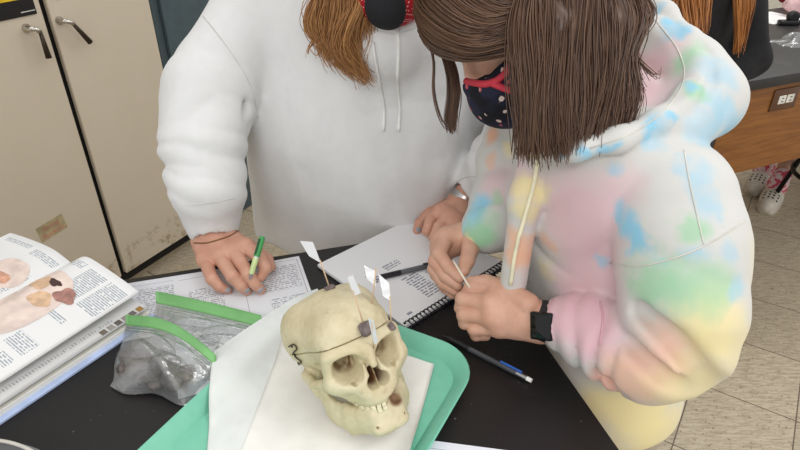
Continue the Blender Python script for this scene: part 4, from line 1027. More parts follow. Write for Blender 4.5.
core1 = surf(lambda p: chain(p, [RC(355, -50, .93, 18), RC(345, -5, .965, 24), RC(339, 26, .985, 19), RC(348, 52, .995, 11), RC(360, 72, 1.0, 4)], 0.02)+0.004*nz(p, 90), Dp(343, 20, .95)-0.17, Dp(343, 20, .95)+0.19, 0.004)
otherl = [[HU1(x0, -0.02, 0.115), HU1(sx*0.095, y1, 0.05), HU1(sx*0.10, y1-0.02, -0.05), neck+np.array([sx*0.11, y2, 0.02]), neck+np.array([sx*0.10, y2+0.04, -0.10])] for x0, sx, y1, y2 in ((0.01, 1, 0.03, 0.06), (0.01, 1, -0.04, 0.10), (0.005, 0.5, -0.09, 0.19), (0, -0.4, -0.09, 0.19), (-0.01, -1, -0.06, 0.12), (-0.01, -1, 0.0, 0.09))]
hair_obj('hair', [(cap1[0], cap1[1], [0.3]*len(cap1[0])), (core1[0], core1[1], [0.12]*len(core1[0])), strands(lock, 650, 0.0011, 0.0045, 3, 26, tipk=0.3, wave=17, wamp=0.0045), strands(otherl, 240, 0.0026, 0.004, 4, 14),
    strands([DD([(330, 40, .965), (318, 56, .97), (311, 48, .97), (309, 40, .97)], 0), DD([(318, 30, .96), (310, 44, .965), (309, 58, .97)], 0)], 6, 0.0012, 0.002, 9)], HR1, w1)

# green pen held in the writing hand
a, b = Zp(249.5, 280, .936), Zp(262.5, 236.5, .990)
grn = PM('pen_green', (68, 150, 84), 0.3); ltg = PM('pen_pale_green', (196, 214, 150), 0.35); clearp = PM('pen_clear', (214, 220, 214), 0.2)
pl = float(np.linalg.norm(b-a))
pen('marker_pen', 'green capped clear pen held upright in the writing hand', 'pen', a, b, [
    ('tip', [(0, 0.0008), (0.010, 0.0030)], mtl, []), ('grip', [(0.010, 0.0044), (0.036, 0.0048)], ltg, []), ('barrel', [(0.036, 0.0042), (pl-0.032, 0.0042)], clearp, []),
    ('cap', [(pl-0.034, 0.0052), (pl-0.004, 0.0052), (pl, 0.004)], grn, []), ('clip', None, PM('pen_dark_green', (34, 82, 50), 0.4), [bx(0.026, 0.003, 0.002, (pl-0.018, 0, 0.0064))])])
# silver band watch of the writer
def watch(name, label, c, axis, r0, r1_, wd, face_dir, mats, fs, rs=0.0):
    """band round an axis, case on the face_dir side"""
    x = nrm(axis); z = nrm(np.asarray(face_dir)-x*np.dot(face_dir, x)); R = frame(x, np.cross(z, x), z)
    g = emp(name, label, 'watch', c, R=R); V = []; F = []; N = 36
    for dx, dr in ((-wd/2, 0), (-wd/2, 0.0022), (wd/2, 0.0022), (wd/2, 0)):
        for k in range(N):
            t = 2*PI*k/N; V.append((dx, (r0+dr)*math.sin(t), (r1_+dr)*math.cos(t)))
    for i in range(4):
        for k in range(N): F.append([i*N+k, ((i+1) % 4)*N+k, ((i+1) % 4)*N+(k+1) % N, i*N+(k+1) % N])
    L('band', (V, F), mats[0], g, flat_angle=0.8)
    cs = L('case', bx(fs[0], fs[1], fs[2], (0, 0, r1_+fs[2]*0.45), fs[2]*0.32, 3), mats[1], g)
    L('screen', bx(fs[0]*0.84, fs[1]*0.84, 0.0012, (0, 0, r1_+fs[2]*0.95), 0.0005), mats[2], g)
    L('crown', xf(lathe([(0.0028, 0), (0.0028, 0.003)], 12), rot('Y', PI/2) if rs == 0 else rot('X', -PI/2), (fs[0]/2-0.0005, 0.004, r1_+fs[2]*0.45) if rs == 0 else (0.004, fs[1]/2, r1_+fs[2]*0.45)), mats[1], g)
    return g
silver = PM('watch_silver', (176, 174, 172), 0.3, 0.8); bkf = PM('watch_black', (20, 20, 22), 0.15)
wcx = bw+(bfa-bw)*0.16
watch('wristwatch', 'silver banded watch on the wrist beside the white cuff', wcx, bfa-bw, 0.0272, 0.0262, 0.013, np.array([0.75, -0.35, 0.45]), (silver, silver, bkf), (0.020, 0.022, 0.006))
# ============ the one in the tie-dyed hoodie
w2 = emp('person', 'person in a pastel tie-dyed hoodie pinching a toothpick over the table', 'person', (0.36, 0.72, 0.0))
cw = Zp(476, 234, 1.000); cfa = Zp(505, 226, 1.030)
cm = [(Zp(447, 236, 1.004), .0128), (Zp(442, 241, .994), .0128), (Zp(440, 248, .982), .0122), (Zp(441, 256, .970), .0112)]
C_palm = [(cfa, .026, cw, .0235), (cw, .0235, cw+(cm[1][0]-cw)*0.45, .020)]+[(cw, .019, q, r) for q, r in cm]+[(a[0], a[1], b[0], b[1]) for a, b in zip(cm[:-1], cm[1:])]
C_f = [[cm[0], (Zp(439, 254, .997), .0108), (Zp(449, 268, .985), .0095), (Zp(460, 278, .978), .0078)],
       [cm[1], (Zp(435, 261, .984), .0106), (Zp(446, 277, .970), .0094), (Zp(458, 286, .963), .0077)],
       [cm[2], (Zp(434, 269, .970), .0102), (Zp(444, 284, .956), .0090), (Zp(456, 292, .951), .0074)],
       [cm[3], (Zp(436, 275, .957), .0092), (Zp(445, 288, .946), .0082), (Zp(453, 295, .942), .0068)],
       [(Zp(471, 240, 1.004), .0160), (Zp(470, 250, 1.000), .0132), (Zp(467, 261, .994), .0118), (Zp(464, 270, .988), .0095)]]
Cf = lambda p: hand(p, C_palm, C_f, 0.010, 0.006); Cpts = [(cfa, 0)]+[x for f in C_f for x in f]
dw = Zp(541, 321, .960); dfa = Zp(580, 325, .975)
dm = [(Zp(496, 292, .980), .0135), (Zp(491, 304, .972), .0135), (Zp(492, 317, .958), .0128), (Zp(499, 328, .942), .0118)]
D_palm = [(dfa, .028, dw, .0245), (dw, .0240, dw+(dm[1][0]-dw)*0.4, .022)]+[(dw+(0, 0, 0.004-0.006*i), .019, q, r) for i, (q, r) in enumerate(dm)]+[(a[0], a[1], b[0], b[1]) for a, b in zip(dm[:-1], dm[1:])]
D_palm += [(dm[1][0]+(dw-dm[1][0])*0.2-(0, 0, 0.012), .014, dm[2][0]+(dw-dm[2][0])*0.5-(0, 0, 0.008), .018)]
D_f = [[dm[0], (Zp(472, 287, .978), .0112), (Zp(467, 294, .965), .0098), (Zp(475, 300, .950), .0082)],
       [dm[1], (Zp(463, 299, .967), .0112), (Zp(461, 308, .951), .0098), (Zp(471, 313, .938), .0082)],
       [dm[2], (Zp(464, 315, .950), .0108), (Zp(465, 323, .936), .0095), (Zp(476, 326, .926), .0080)],
       [dm[3], (Zp(474, 329, .934), .0098), (Zp(476, 335, .922), .0086), (Zp(486, 336, .915), .0072)],
       [(Zp(528, 304, .985), .0165), (Zp(505, 288, .990), .0130), (Zp(486, 282, .986), .0112), (Zp(471, 282, .982), .0088)]]
Df = lambda p: hand(p, D_palm, D_f, 0.011, 0.006); Dpts = [(dfa, 0)]+[x for f in D_f for x in f]
neck2 = np.array([0.255, 0.735, 1.225]); pel2 = np.array([0.335, 0.79, 0.86])
hc2 = Dp(514, 14, .79)
f2 = nrm((-0.765, -0.339-0.10, -0.549)); u2 = np.array([-0.645, 0.402, 0.651]); u2 = nrm(u2-f2*(u2 @ f2)); r2 = np.cross(f2, u2); R2 = np.array([r2, f2, u2]).T
shN = Dp(672, 205, .745); shF = Dp(535, 112, .97)
elN = Dp(694, 340, .74); elF = Dp(510, 195, .962)
hip2 = [np.array([0.335, 0.72, 0.86]), np.array([0.345, 0.87, 0.86])]; kn2 = [np.array([0.34, 0.72, 0.47]), np.array([0.35, 0.88, 0.47])]; an2 = [np.array([0.38, 0.72, 0.09]), np.array([0.39, 0.89, 0.09])]
def body2(p):
    d = head_sdf(p, hc2, f2, u2)
    d = smin(d, rc(p, hc2-f2*0.03-u2*0.06, neck2, 0.050, 0.056), 0.03)
    d = smin(d, chain(p, [(neck2+(0.03, 0, -0.10), 0.095), ((0.35, .73, 1.0), 0.09), (pel2, 0.105)], 0.05), 0.05)
    for s, e, w_ in ((shN, elN, dfa), (shF, elF, cfa)):
        d = smin(d, smin(rc(p, neck2+(0.02, 0, -0.05), s, 0.05, 0.045), smin(rc(p, s, e, 0.045, 0.034), rc(p, e, w_, 0.034, 0.025), 0.015), 0.03), 0.03)
    d = smin(d, legs(p, hip2, kn2, an2), 0.04)
    return smin(d, feet(p, an2, (-1, 0, 0))+0.012, 0.02)
bod2 = mk('body', finish_body(None, body2, (-0.02, 0.42, -0.02), (0.60, 1.06, 1.52), 0.005, [(Cf, Cpts, 0.03), (Df, Dpts, 0.034)]), SK2, w2)
mk('trousers', surf(lambda p: smax(smin(legs(p, hip2, kn2, an2, (.098, .075, .062)), rc(p, pel2+HW*0.05+(0.02, 0, 0), pel2-HW*0.05+(0.02, 0, 0), 0.11, 0.115), 0.05)-0.004*nz(p, 40), 0.06-p[:, 2], 0.004), (0.22, 0.46, 0.0), (0.62, 1.0, 1.05), 0.008), jean, w2)
for an_ in an2: mk('shoe', surf(lambda p: smax(feet(p, [an_], (-1, 0, 0))-0.006, 0.001-p[:, 2], 0.002), (0.2, 0.5, -0.01), (0.56, 0.98, 0.14), 0.006), shoe, w2)
sgN = [RC(668, 200, .735, 62), RC(679, 245, .725, 54), RC(682, 300, .725, 50), RC(679, 345, .73, 50), RC(648, 354, .765, 43), RC(608, 338, .80, 34), RC(596, 330, .812, 27), RC(580, 326, .825, 24.5), RC(560, 323, .836, 23)]
sgF = [RC(535, 110, .96, 40), RC(512, 160, .965, 30), RC(508, 200, .955, 30), RC(497, 222, .95, 25), RC(484, 230, .945, 21)]
hoodc = Dp(658, 92, .79)
def hoodie2(p):
    ax = np.array([1, 0, 0])
    d = flatbody(p, (0.285, 0.775, 1.13), (0.335, 0.80, 0.99), 0.155, 0.165, ax, 0.76)
    d = smin(d, flatbody(p, (0.335, 0.80, 0.99), (0.345, 0.775, 0.765), 0.165, 0.180, ax, 0.76), 0.05)
    d = smax(d, 0.745-p[:, 2], 0.015)
    d = smin(d, rc(p, neck2+(0.02, -0.03, -0.04), sgN[0][0], 0.08, 0.07), 0.04)
    d = smin(d, rc(p, neck2+(0.02, 0.03, -0.04), sgF[0][0], 0.07, 0.065), 0.05)
    d = d+0.003*nz(p, 15, 1.4)-bunch(p, Dp(560, 180, .74), Dp(545, 330, .85), 0.007, 2.6, 0.9)
    aN = chain(p, sgN[:4], 0.04)-bunch(p, sgN[0][0], sgN[3][0], 0.005, 2.6, 0.7)
    bN = chain(p, sgN[3:], 0.03)-bunch(p, sgN[4][0], sgN[8][0], 0.009, 6.5, 1.9)
    aN = smin(aN, bN, 0.005)
    d = sub(d, chain(p, [(Dp(655, 172, .66), 0.008), (Dp(634, 215, .69), 0.016), (Dp(628, 262, .72), 0.018), (Dp(640, 300, .72), 0.010)]), 0.03)
    # deep folds at the bent elbow
    for P, r in (([(648, 310, .70), (672, 338, .675), (700, 372, .68), (716, 392, .70)], 0.014), ([(636, 345, .72), (655, 368, .70), (690, 395, .70)], 0.011), ([(612, 352, .76), (607, 372, .765), (618, 392, .76)], 0.008)):
        aN = sub(aN, chain(p, [(Dp(*q), r) for q in P]), 0.02)
    d = smin(d, aN, 0.005)
    aF = chain(p, sgF, 0.03)-bunch(p, sgF[0][0], sgF[4][0], 0.008, 4.5, 0.2)
    d = smin(d, aF, 0.015)
    # hood lying open on the back
    d = smin(d, chain(p, [RC(652, 48, .82, 30), RC(690, 72, .79, 30), RC(703, 100, .765, 33), RC(676, 120, .735, 32), RC(634, 130, .715, 25), RC(588, 140, .70, 14)], 0.03)+0.002*nz(p, 24, 2.0), 0.005)
    d = sub(d, chain(p, [RC(640, 40, .76, 26), RC(662, 74, .715, 28), RC(636, 104, .675, 24), RC(600, 124, .66, 14)], 0.02), 0.010)
    rim = chain(p, [RC(640, 2, .84, 8), RC(664, 14, .815, 9), RC(688, 42, .775, 10), RC(699, 72, .745, 10.5), RC(688, 98, .718, 10.5), RC(658, 122, .694, 10), RC(618, 140, .682, 9.5), RC(575, 149, .68, 9), RC(535, 150, .70, 8)], 0.02)
    d = sub(d, chain(p, [RC(655, 0, .82, 4), RC(684, 22, .775, 5), RC(706, 50, .74, 5), RC(713, 80, .71, 5), RC(699, 110, .685, 5), RC(664, 137, .665, 5), RC(618, 155, .66, 4)], 0.01), 0.008)
    d = smin(d, rim, 0.003)
    d = smin(d, smin(chain(p, [RC(540, 120, .765, 19), RC(525, 200, .80, 18), RC(513, 285, .86, 16)], 0.02), d, 0.0)+0.004, 0.012)
    for (c0, ww) in ((cfa, cw), (dfa, dw)):
        a = np.asarray(c0)+(np.asarray(ww)-c0)*0.30; d = sub(d, rc(p, a, np.asarray(c0)+(np.asarray(ww)-c0)*2.4, 0.0275, 0.0275), 0.004)
    return d
hv = surf(hoodie2, (0.0, 0.36, 0.70), (0.66, 1.06, 1.42), 0.0045)
BL_ = []
o2_ = (0.36, 0.72, 0.0)
hood2 = mk('hoodie', hv, WHITE, w2); hx2 = hitter(hood2)
def blob(px, py, rpx, c, st=0.8):
    x = hx2(px, py)
    if x is not None:
        d = (x[0]-EYE) @ np.array([0, CT, -ST]); BL_.append((x[0], rpx*d/FPX, c, st))
PK, BU, GN, YE, PE = (222, 182, 190), (140, 196, 222), (150, 200, 160), (233, 217, 160), (233, 176, 140)
for q in ((575, 215, 75, PK, .8), (600, 270, 70, PK, .75), (560, 300, 50, PK, .7), (520, 170, 30, PK, .5), (500, 190, 34, PK, .55), (640, 90, 44, PK, .75), (655, 60, 40, PK, .7), (600, 330, 50, PK, .9), (570, 325, 44, PK, .98), (590, 318, 36, PK, .9),
          (630, 380, 55, (228, 184, 160), .9), (660, 360, 48, (228, 184, 164), .85), (605, 385, 30, (228, 170, 150), .8), (740, 150, 50, PK, .35), (625, 190, 40, PK, .4),
          (640, 420, 60, YE, .9), (690, 390, 60, YE, .75), (715, 330, 62, YE, .75), (735, 350, 60, YE, .7), (690, 330, 40, YE, .6), (660, 440, 60, YE, .85), (600, 410, 40, YE, .8),
          (528, 185, 24, YE, .85), (520, 210, 20, YE, .7), (530, 150, 18, YE, .8), (545, 270, 18, YE, .5), (512, 150, 14, YE, .6),
          (516, 248, 24, PE, .75), (527, 262, 22, PE, .8), (545, 240, 20, PE, .5), (490, 135, 20, PE, .8), (492, 165, 12, PE, .5),
          (626, 232, 22, BU, .95), (636, 248, 20, BU, .95), (615, 214, 16, BU, .8), (655, 262, 22, BU, .9), (690, 255, 20, BU, .6), (604, 262, 14, BU, .6), (590, 158, 24, BU, .6), (720, 110, 34, BU, .65), (705, 130, 34, BU, .55), (668, 25, 24, BU, .7), (650, 130, 24, BU, .55),
          (700, 175, 26, BU, .5), (712, 205, 24, BU, .5), (728, 250, 22, BU, .4), (615, 170, 14, BU, .6), (680, 170, 16, BU, .4), (660, 150, 16, BU, .4),
          (688, 60, 26, GN, .75), (696, 95, 22, GN, .75), (655, 285, 44, GN, .8), (690, 225, 20, GN, .7), (705, 292, 46, GN, .65), (670, 262, 26, GN, .5), (640, 300, 26, GN, .6), (735, 290, 24, BU, .5),
          (650, 8, 14, BU, .8), (666, 18, 14, BU, .85), (680, 32, 14, BU, .8), (691, 92, 13, BU, .8), (670, 116, 14, BU, .85), (642, 132, 14, BU, .85), (612, 144, 14, BU, .95), (590, 150, 13, BU, .9), (560, 154, 12, BU, .7), (715, 70, 30, BU, .5), (725, 120, 30, (176, 206, 222), .7), (690, 130, 26, (186, 212, 224), .6), (650, 148, 16, (190, 212, 226), .6),
          (480, 214, 22, BU, .9), (470, 225, 16, (170, 214, 214), .9), (490, 236, 26, GN, .9), (495, 260, 24, GN, .7), (476, 240, 10, YE, .7), (500, 205, 14, GN, .6)): blob(*q)
_bg = np.random.default_rng(31)
for _q in ((.45, .60, 1.10), (.47, .75, 1.15), (.46, .90, 1.12), (.48, .70, .98), (.48, .85, .95), (.47, .62, .88), (.45, .93, .85), (.42, 1.0, 1.02), (.46, .78, .84), (.36, .98, 1.12), (.30, .97, 1.05), (.44, .55, 1.0), (.40, .70, 1.22), (.44, .82, 1.22)):
    BL_.append((np.array(_q), float(_bg.uniform(.05, .10)), (PK, BU, GN, YE, BU, PK, YE)[int(_bg.integers(7))], 0.75))
hood2.data.materials.clear(); hood2.data.materials.append(dye_mat('tie_dye_fleece', (204, 203, 199), BL_, o2_, 0.045))
_a = dw+(dfa-dw)*0.34; _v = dfa-dw; _x = nrm(_v); _y = nrm(np.cross(HW, _x)); _z = np.cross(_x, _y); CV = []; CF = []
for _i, (_t, _r) in enumerate(((0.16, .0275), (0.0, .0278), (-0.03, .0305), (0.0, .0340), (0.2, .0352), (0.4, .0358), (0.6, .0364), (0.80, .0366), (0.95, .030))):
    for _k in range(72): CV.append(_a+_v*_t+(_y*math.cos(2*PI*_k/72)+_z*math.sin(2*PI*_k/72))*(_r+0.0005*(_k % 3 == 0)*(_i > 2)+0.0009*math.sin(5*_t*9+_k*0.3)*(_i > 3)))
    if _i: CF += [[(_i-1)*72+_k, (_i-1)*72+(_k+1) % 72, _i*72+(_k+1) % 72, _i*72+_k] for _k in range(72)]
mk('cuff', (CV, CF), PM('cuff_pink', (222, 184, 192), 0.92, var=0.03, bump=0.2, bscale=700), hood2, label='ribbed pink cuff next to the smart watch')
SEAM2 = PM('seam_cream', (206, 204, 196), 0.9)
seam(hx2, [(610, 263), (640, 266), (680, 256), (715, 240), (750, 217)], SEAM2, hood2, 0.0009)
seam(hx2, [(684, 150), (690, 185), (698, 220), (704, 245)], SEAM2, hood2, 0.0008)
seam(hx2, [(655, 20), (678, 50), (684, 80), (665, 110), (630, 134), (590, 148)], SEAM2, hood2, 0.0008)
seam(hx2, [(600, 302), (603, 322), (600, 345)], PM('seam_pink', (214, 168, 178), 0.9), hood2, 0.0014)
Q = on(hx2, [(538, 158), (533, 185), (525, 215), (516, 250), (511, 284)], 0.0026, 24)
if Q is not None: mk('drawstring', tube(Q, 0.0028, 8), PM('cord_cream', (232, 226, 196), 0.85), w2)
# mask with red binding
def fleck_mat():
    g = G('navy_print'); vo = g.node('ShaderNodeTexVoronoi'); vo.inputs['Scale'].default_value = 75; g.t.links.new(g.coord(), vo.inputs['Vector'])
    f = g.math('LESS_THAN', g.math('ADD', vo.outputs['Distance'], g.math('MULTIPLY', g.noise(160, 2).outputs['Fac'], 0.4)), 0.46); n = g.noise(30, 2).outputs['Fac']
    col = g.mix(g.ramp(n, 0.4, 0.6), lin((20, 20, 28)), lin((34, 36, 58)))
    return g.fin(g.mix(f, col, g.mix(g.ramp(n, 0.48, 0.54), lin((206, 186, 178)), lin((186, 86, 92)))), 0.8, 0, 0.25)
mk2 = mk('face_mask', surf(mask_fn(hc2, f2, u2, 0), hc2-0.16, hc2+0.16, 0.0024), fleck_mat(), w2)
hm = hitter(mk2, bod2); RED = PM('red_binding', (196, 56, 72), 0.75)
for P in ([(454, 70), (461, 78), (472, 83), (486, 84), (498, 80), (507, 72), (512, 64), (519, 57)], [(492, 83), (504, 88), (514, 91), (524, 94)]):
    Q = on(hm, P, 0.001, 24)
    if Q is not None: mk('mask_binding', tube(Q, 0.0046, 8), RED, mk2)
# closed lids with lashes
for s in (-1, 1):
    e = hc2+r2*0.032*s+f2*0.0835-u2*0.006
    mk('eyelashes', tube([e-r2*s*0.014-u2*0.001-f2*0.003, e-u2*0.004+f2*0.002, e+r2*s*0.015-u2*0.001-f2*0.007], 0.0016, 6), PM('lash', (42, 28, 22), 0.8), w2)
    b_ = hc2+r2*0.032*s+f2*0.083+u2*0.020
    mk('eyebrow', tube([b_-r2*s*0.016+f2*0.001, b_+u2*0.004+f2*0.002, b_+r2*s*0.02-f2*0.010], [0.003, 0.003, 0.0012], 6), PM('brow', (72, 52, 40), 0.8), w2)
HR2 = hair_mat('brown_hair', (50, 31, 22), (118, 86, 64))
HU2 = lambda a, b, c: hc2+r2*a+f2*b+u2*c
cap2 = surf(lambda p: smax(ell(p, hc2-f2*0.010+u2*0.022, (0.084, 0.108, 0.098), R2), -ell(p, hc2+f2*0.120-u2*0.055, (0.075, 0.070, 0.080), R2), 0.012)+0.002*nz(p, 60), hc2-0.17, hc2+0.17, 0.005)
sweep = [DD(g, 0) for g in (
    [(421, 34, .84), (429, 46, .80), (444, 54, .745), (470, 57, .71), (500, 52, .695), (522, 44, .685)],
    [(417, 14, .83), (426, 34, .77), (446, 48, .72), (472, 54, .70), (498, 50, .69), (522, 42, .683)],
    [(416, -2, .82), (426, 16, .76), (450, 34, .71), (476, 42, .69), (500, 38, .685), (524, 32, .68)],
    [(424, -22, .80), (438, 0, .74), (462, 20, .70), (486, 28, .685), (506, 24, .68), (526, 20, .68)],
    [(440, -44, .79), (456, -18, .72), (480, 4, .69), (500, 12, .68), (516, 10, .68), (530, 6, .68)],
    [(465, -60, .78), (480, -36, .71), (500, -14, .685), (514, -6, .68), (524, -8, .68), (534, -10, .68)])]
curtain = [DD(g, 0) for g in (
    [(520, -20, .690), (514, 20, .672), (514, 70, .668), (516, 120, .672), (521, 163, .68)],
    [(536, -30, .680), (530, 20, .662), (530, 70, .660), (530, 120, .664), (530, 168, .672)],
    [(556, -40, .680), (552, 10, .660), (550, 65, .656), (548, 120, .660), (550, 168, .668)],
    [(576, -40, .685), (576, 10, .664), (574, 65, .658), (570, 115, .660), (568, 162, .668)],
    [(596, -40, .700), (602, 10, .680), (600, 60, .672), (594, 105, .670), (582, 152, .674)],
    [(612, -30, .720), (624, 15, .700), (620, 60, .690), (614, 105, .684), (604, 148, .684)],
    [(626, -20, .745), (643, 20, .725), (632, 60, .708), (638, 95, .70), (622, 138, .695)])]
back = [DD(g, 0) for g in ([(600, -40, .74), (638, 0, .75), (650, 18, .74), (634, 45, .72), (640, 85, .71)], [(620, -30, .76), (646, 2, .76), (648, 22, .75), (628, 50, .73), (646, 92, .712)], [(600, -30, .76), (624, 20, .75), (620, 60, .73), (640, 100, .71)])]
farl = [DD(g, 0) for g in ([(432, 30, .86), (444, 62, .86), (448, 90, .86), (446, 118, .865), (450, 134, .87)], [(440, 40, .86), (455, 66, .855), (460, 92, .855), (457, 116, .86), (455, 137, .865)])]
thin = [DD(g, 0) for g in ([(424, 30, .85), (433, 58, .85), (433, 90, .85), (439, 118, .86), (452, 137, .87)], [(425, 34, .85), (434, 60, .85), (434, 92, .85), (441, 120, .86), (453, 138, .87)])]
core2 = surf(lambda p: np.minimum(chain(p, [RC(560, -25, .72, 30), RC(552, 30, .70, 34), RC(548, 90, .695, 26), RC(546, 140, .695, 15)], 0.02), chain(p, [RC(590, -25, .74, 34), RC(598, 30, .725, 30), RC(596, 85, .715, 24), RC(590, 125, .71, 12)], 0.02))+0.003*nz(p, 90), Dp(570, 60, .71)-0.19, Dp(570, 60, .71)+0.19, 0.004)
hair_obj('hair', [(cap2[0], cap2[1], [0.3]*len(cap2[0])), (core2[0], core2[1], [0.22]*len(core2[0])), strands(sweep, 800, 0.0009, 0.0022, 11, 14, tipk=0.8), strands(curtain, 1300, 0.0009, 0.0036, 12, 20, tipk=0.35, wave=9, wamp=0.0025),
    strands(back, 160, 0.0009, 0.003, 13, 16), strands(farl, 150, 0.0010, 0.0024, 14, 14), strands(thin, 9, 0.0011, 0.001, 15, 14),
    strands([DD([(640, 60, .71), (652, 72, .70), (660, 78, .70), (658, 66, .71)], 0), DD([(636, 62, .71), (648, 74, .70), (656, 74, .70)], 0)], 7, 0.0007, 0.0012, 16)], HR2, w2)
# toothpick and smart watch
ta, tb_ = Zp(453.5, 261, 1.014), Zp(470, 288, .994)
root_mesh('toothpick', tube([ta, ta+(tb_-ta)*0.9, tb_], [0.0016, 0.0016, 0.0008], 8), PM('pale_wood', (238, 226, 206), 0.6), 'pale toothpick pinched between the two hands of the tie-dyed hoodie wearer', 'toothpick', ta)
bb = PM('band_black', (36, 36, 38), 0.5)
watch('smart_watch', 'black smart watch on the wrist next to the pink cuff', dw+(dfa-dw)*0.22, dfa-dw, 0.0275, 0.0262, 0.021, np.array([-0.05, -0.84, 0.46]), (bb, PM('watch_case', (28, 28, 30), 0.25, 0.5), PM('watch_glass', (12, 12, 14), 0.08)), (0.031, 0.038, 0.0095))

# ============ people in the background
def simple_person(label, loc, neck, pel, sh, el, wr_, hips, kn, an, fdir, top_mat, hc, f, skin, trouser_mat, toe):
    r = emp('person', label, 'person', loc); u = nrm(np.array([0, 0, 1])-f*f[2])
    def bd(p):
        d = smin(head_sdf(p, hc, f, u), rc(p, hc-f*0.03-u*0.07, neck, 0.05, 0.056), 0.03)
        d = smin(d, chain(p, [(neck-HW*0.1, 0.09), (pel+HW*0.2, 0.09), (pel, 0.10)], 0.05), 0.05)
        for s, e, w_ in zip(sh, el, wr_):
            d = smin(d, smin(rc(p, neck-HW*0.06, s, 0.05, 0.044), smin(rc(p, s, e, 0.044, 0.035), rc(p, e, w_, 0.035, 0.026), 0.01), 0.03), 0.03)
            dv = nrm(np.asarray(w_)-e); sd = nrm(np.cross(dv, HW)+1e-6)
            hd = ell(p, w_+dv*0.05, (0.034, 0.05, 0.016), frame(sd, dv, np.cross(sd, dv)))
            for k in range(4): hd = smin(hd, rc(p, w_+dv*0.08+sd*(k-1.5)*0.017, w_+dv*(0.15-0.006*abs(k-1.3))+sd*(k-1.5)*0.018-HW*0.015, 0.009, 0.007), 0.004)
            hd = smin(hd, rc(p, w_+dv*0.02+sd*0.03, w_+dv*0.08+sd*0.05, 0.011, 0.008), 0.008); d = smin(d, hd, 0.02)
        d = smin(d, legs(p, hips, kn, an, (.078, .052, .036)), 0.04)
        return smin(d, feet(p, an, toe)+0.013, 0.02)
    allp = [(q, 0) for q in [neck, pel, hc]+list(sh)+list(el)+list(wr_)+list(hips)+list(kn)+list(an)]
    lo, hi = bounds(allp, 0.24); lo[2] = max(lo[2], -0.02)
    mk('body', surf(bd, lo, hi, 0.0065), skin, r)
    def tp(p):
        d = smin(flatbody(p, neck-HW*0.13, pel+HW*0.02, 0.15, 0.155, fdir, 0.72), rc(p, neck-HW*0.03, neck-HW*0.1, 0.07, 0.10), 0.05)
        for s, e, w_ in zip(sh, el, wr_):
            e_ = np.asarray(e); w2_ = e_+(np.asarray(w_)-e_)*0.92
            d = smin(d, chain(p, [(neck-HW*0.08, 0.08), (s, 0.068), (e_, 0.058), (w2_, 0.042)], 0.02), 0.03)
        d = d-0.004*nz(p, 22, 0.8)
        return sub(d, ell(p, neck+HW*0.04+np.array(fdir)*0.02, (0.068, 0.068, 0.06)), 0.01)
    mk('pullover', surf(tp, lo, hi, 0.0075), top_mat, r)
    return r, u, allp
BLKC = PM('black_fleece', (24, 23, 25), 0.9, var=0.15, scale=60)
n3 = np.array([0.865, 1.80, 1.36]); p3 = np.array([0.83, 1.80, 0.86]); F3 = nrm((0.75, -0.55, -0.35)); hc3 = n3+np.array([0.05, -0.03, 0.20])
e3, _ = RC(748, 58, 1.80, 1); s3, _ = RC(738, -45, 1.72, 1)
s3b = n3+(-0.13, 0.10, -0.04)
w3, u3, _ = simple_person('person in a black pullover with long coppery hair, behind the tie-dyed hood', (0.83, 1.80, 0), n3, p3, [s3, s3b], [e3, s3b+(-0.03, -0.02, -0.27)], [Dp(690, 105, 1.72), s3b+(0.10, -0.18, -0.36)],
    [p3+(-0.06, 0.06, 0), p3+(0.05, -0.06, 0)], [p3+(-0.05, 0.05, -0.41), p3+(0.06, -0.07, -0.41)], [p3+(-0.07, 0.08, -0.77), p3+(0.04, -0.05, -0.77)], nrm((0.8, -0.6, 0)), BLKC, hc3, F3, SK2, None, nrm((0.8, -0.6, 0)))
tr3 = PM('dark_trousers', (44, 46, 56), 0.85)
h3 = [p3+(-0.06, 0.06, 0), p3+(0.05, -0.06, 0)]; k3 = [p3+(-0.05, 0.05, -0.41), p3+(0.06, -0.07, -0.41)]; a3 = [p3+(-0.07, 0.08, -0.77), p3+(0.04, -0.05, -0.77)]
mk('trousers', surf(lambda p: smax(smin(legs(p, h3, k3, a3, (.095, .075, .06)), rc(p, p3+HW*0.05, p3-HW*0.04, 0.125, 0.13), 0.05), 0.06-p[:, 2], 0.004), p3-(0.25, 0.25, 0.86), p3+(0.25, 0.25, 0.2), 0.009), tr3, w3)
for an_ in a3: mk('shoe', surf(lambda p: smax(feet(p, [an_], nrm((0.8, -0.6, 0)))-0.006, 0.001-p[:, 2], 0.002), (0.6, 1.5, -0.01), (1.1, 2.1, 0.14), 0.007), shoe, w3)
r3 = np.cross(F3, u3); R3 = np.array([r3, F3, u3]).T
HR3 = hair_mat('copper_hair', (110, 62, 22), (190, 122, 56))
cap3 = surf(lambda p: smax(ell(p, hc3-F3*0.010+u3*0.022, (0.088, 0.108, 0.1), R3), -ell(p, hc3+F3*0.118-u3*0.05, (0.066, 0.07, 0.085), R3), 0.01), hc3-0.17, hc3+0.17, 0.007)
LL = [DD(g, 0) for g in ([(664, -60, 1.62), (664, -10, 1.60), (668, 20, 1.60), (676, 40, 1.61)], [(676, -70, 1.60), (680, -10, 1.58), (685, 30, 1.585), (692, 56, 1.60)], [(690, -70, 1.58), (696, -10, 1.57), (697, 20, 1.575), (698, 48, 1.58)], [(702, -70, 1.60), (709, -12, 1.58), (706, 14, 1.58), (702, 36, 1.585)])]
RL = [DD(g, 0) for g in ([(728, -70, 1.60), (733, -10, 1.59), (736, 30, 1.62), (735, 60, 1.655)], [(736, -70, 1.60), (742, -10, 1.59), (741, 30, 1.62), (736, 60, 1.655)], [(746, -70, 1.61), (754, -10, 1.60), (748, 24, 1.63), (738, 60, 1.66)])]
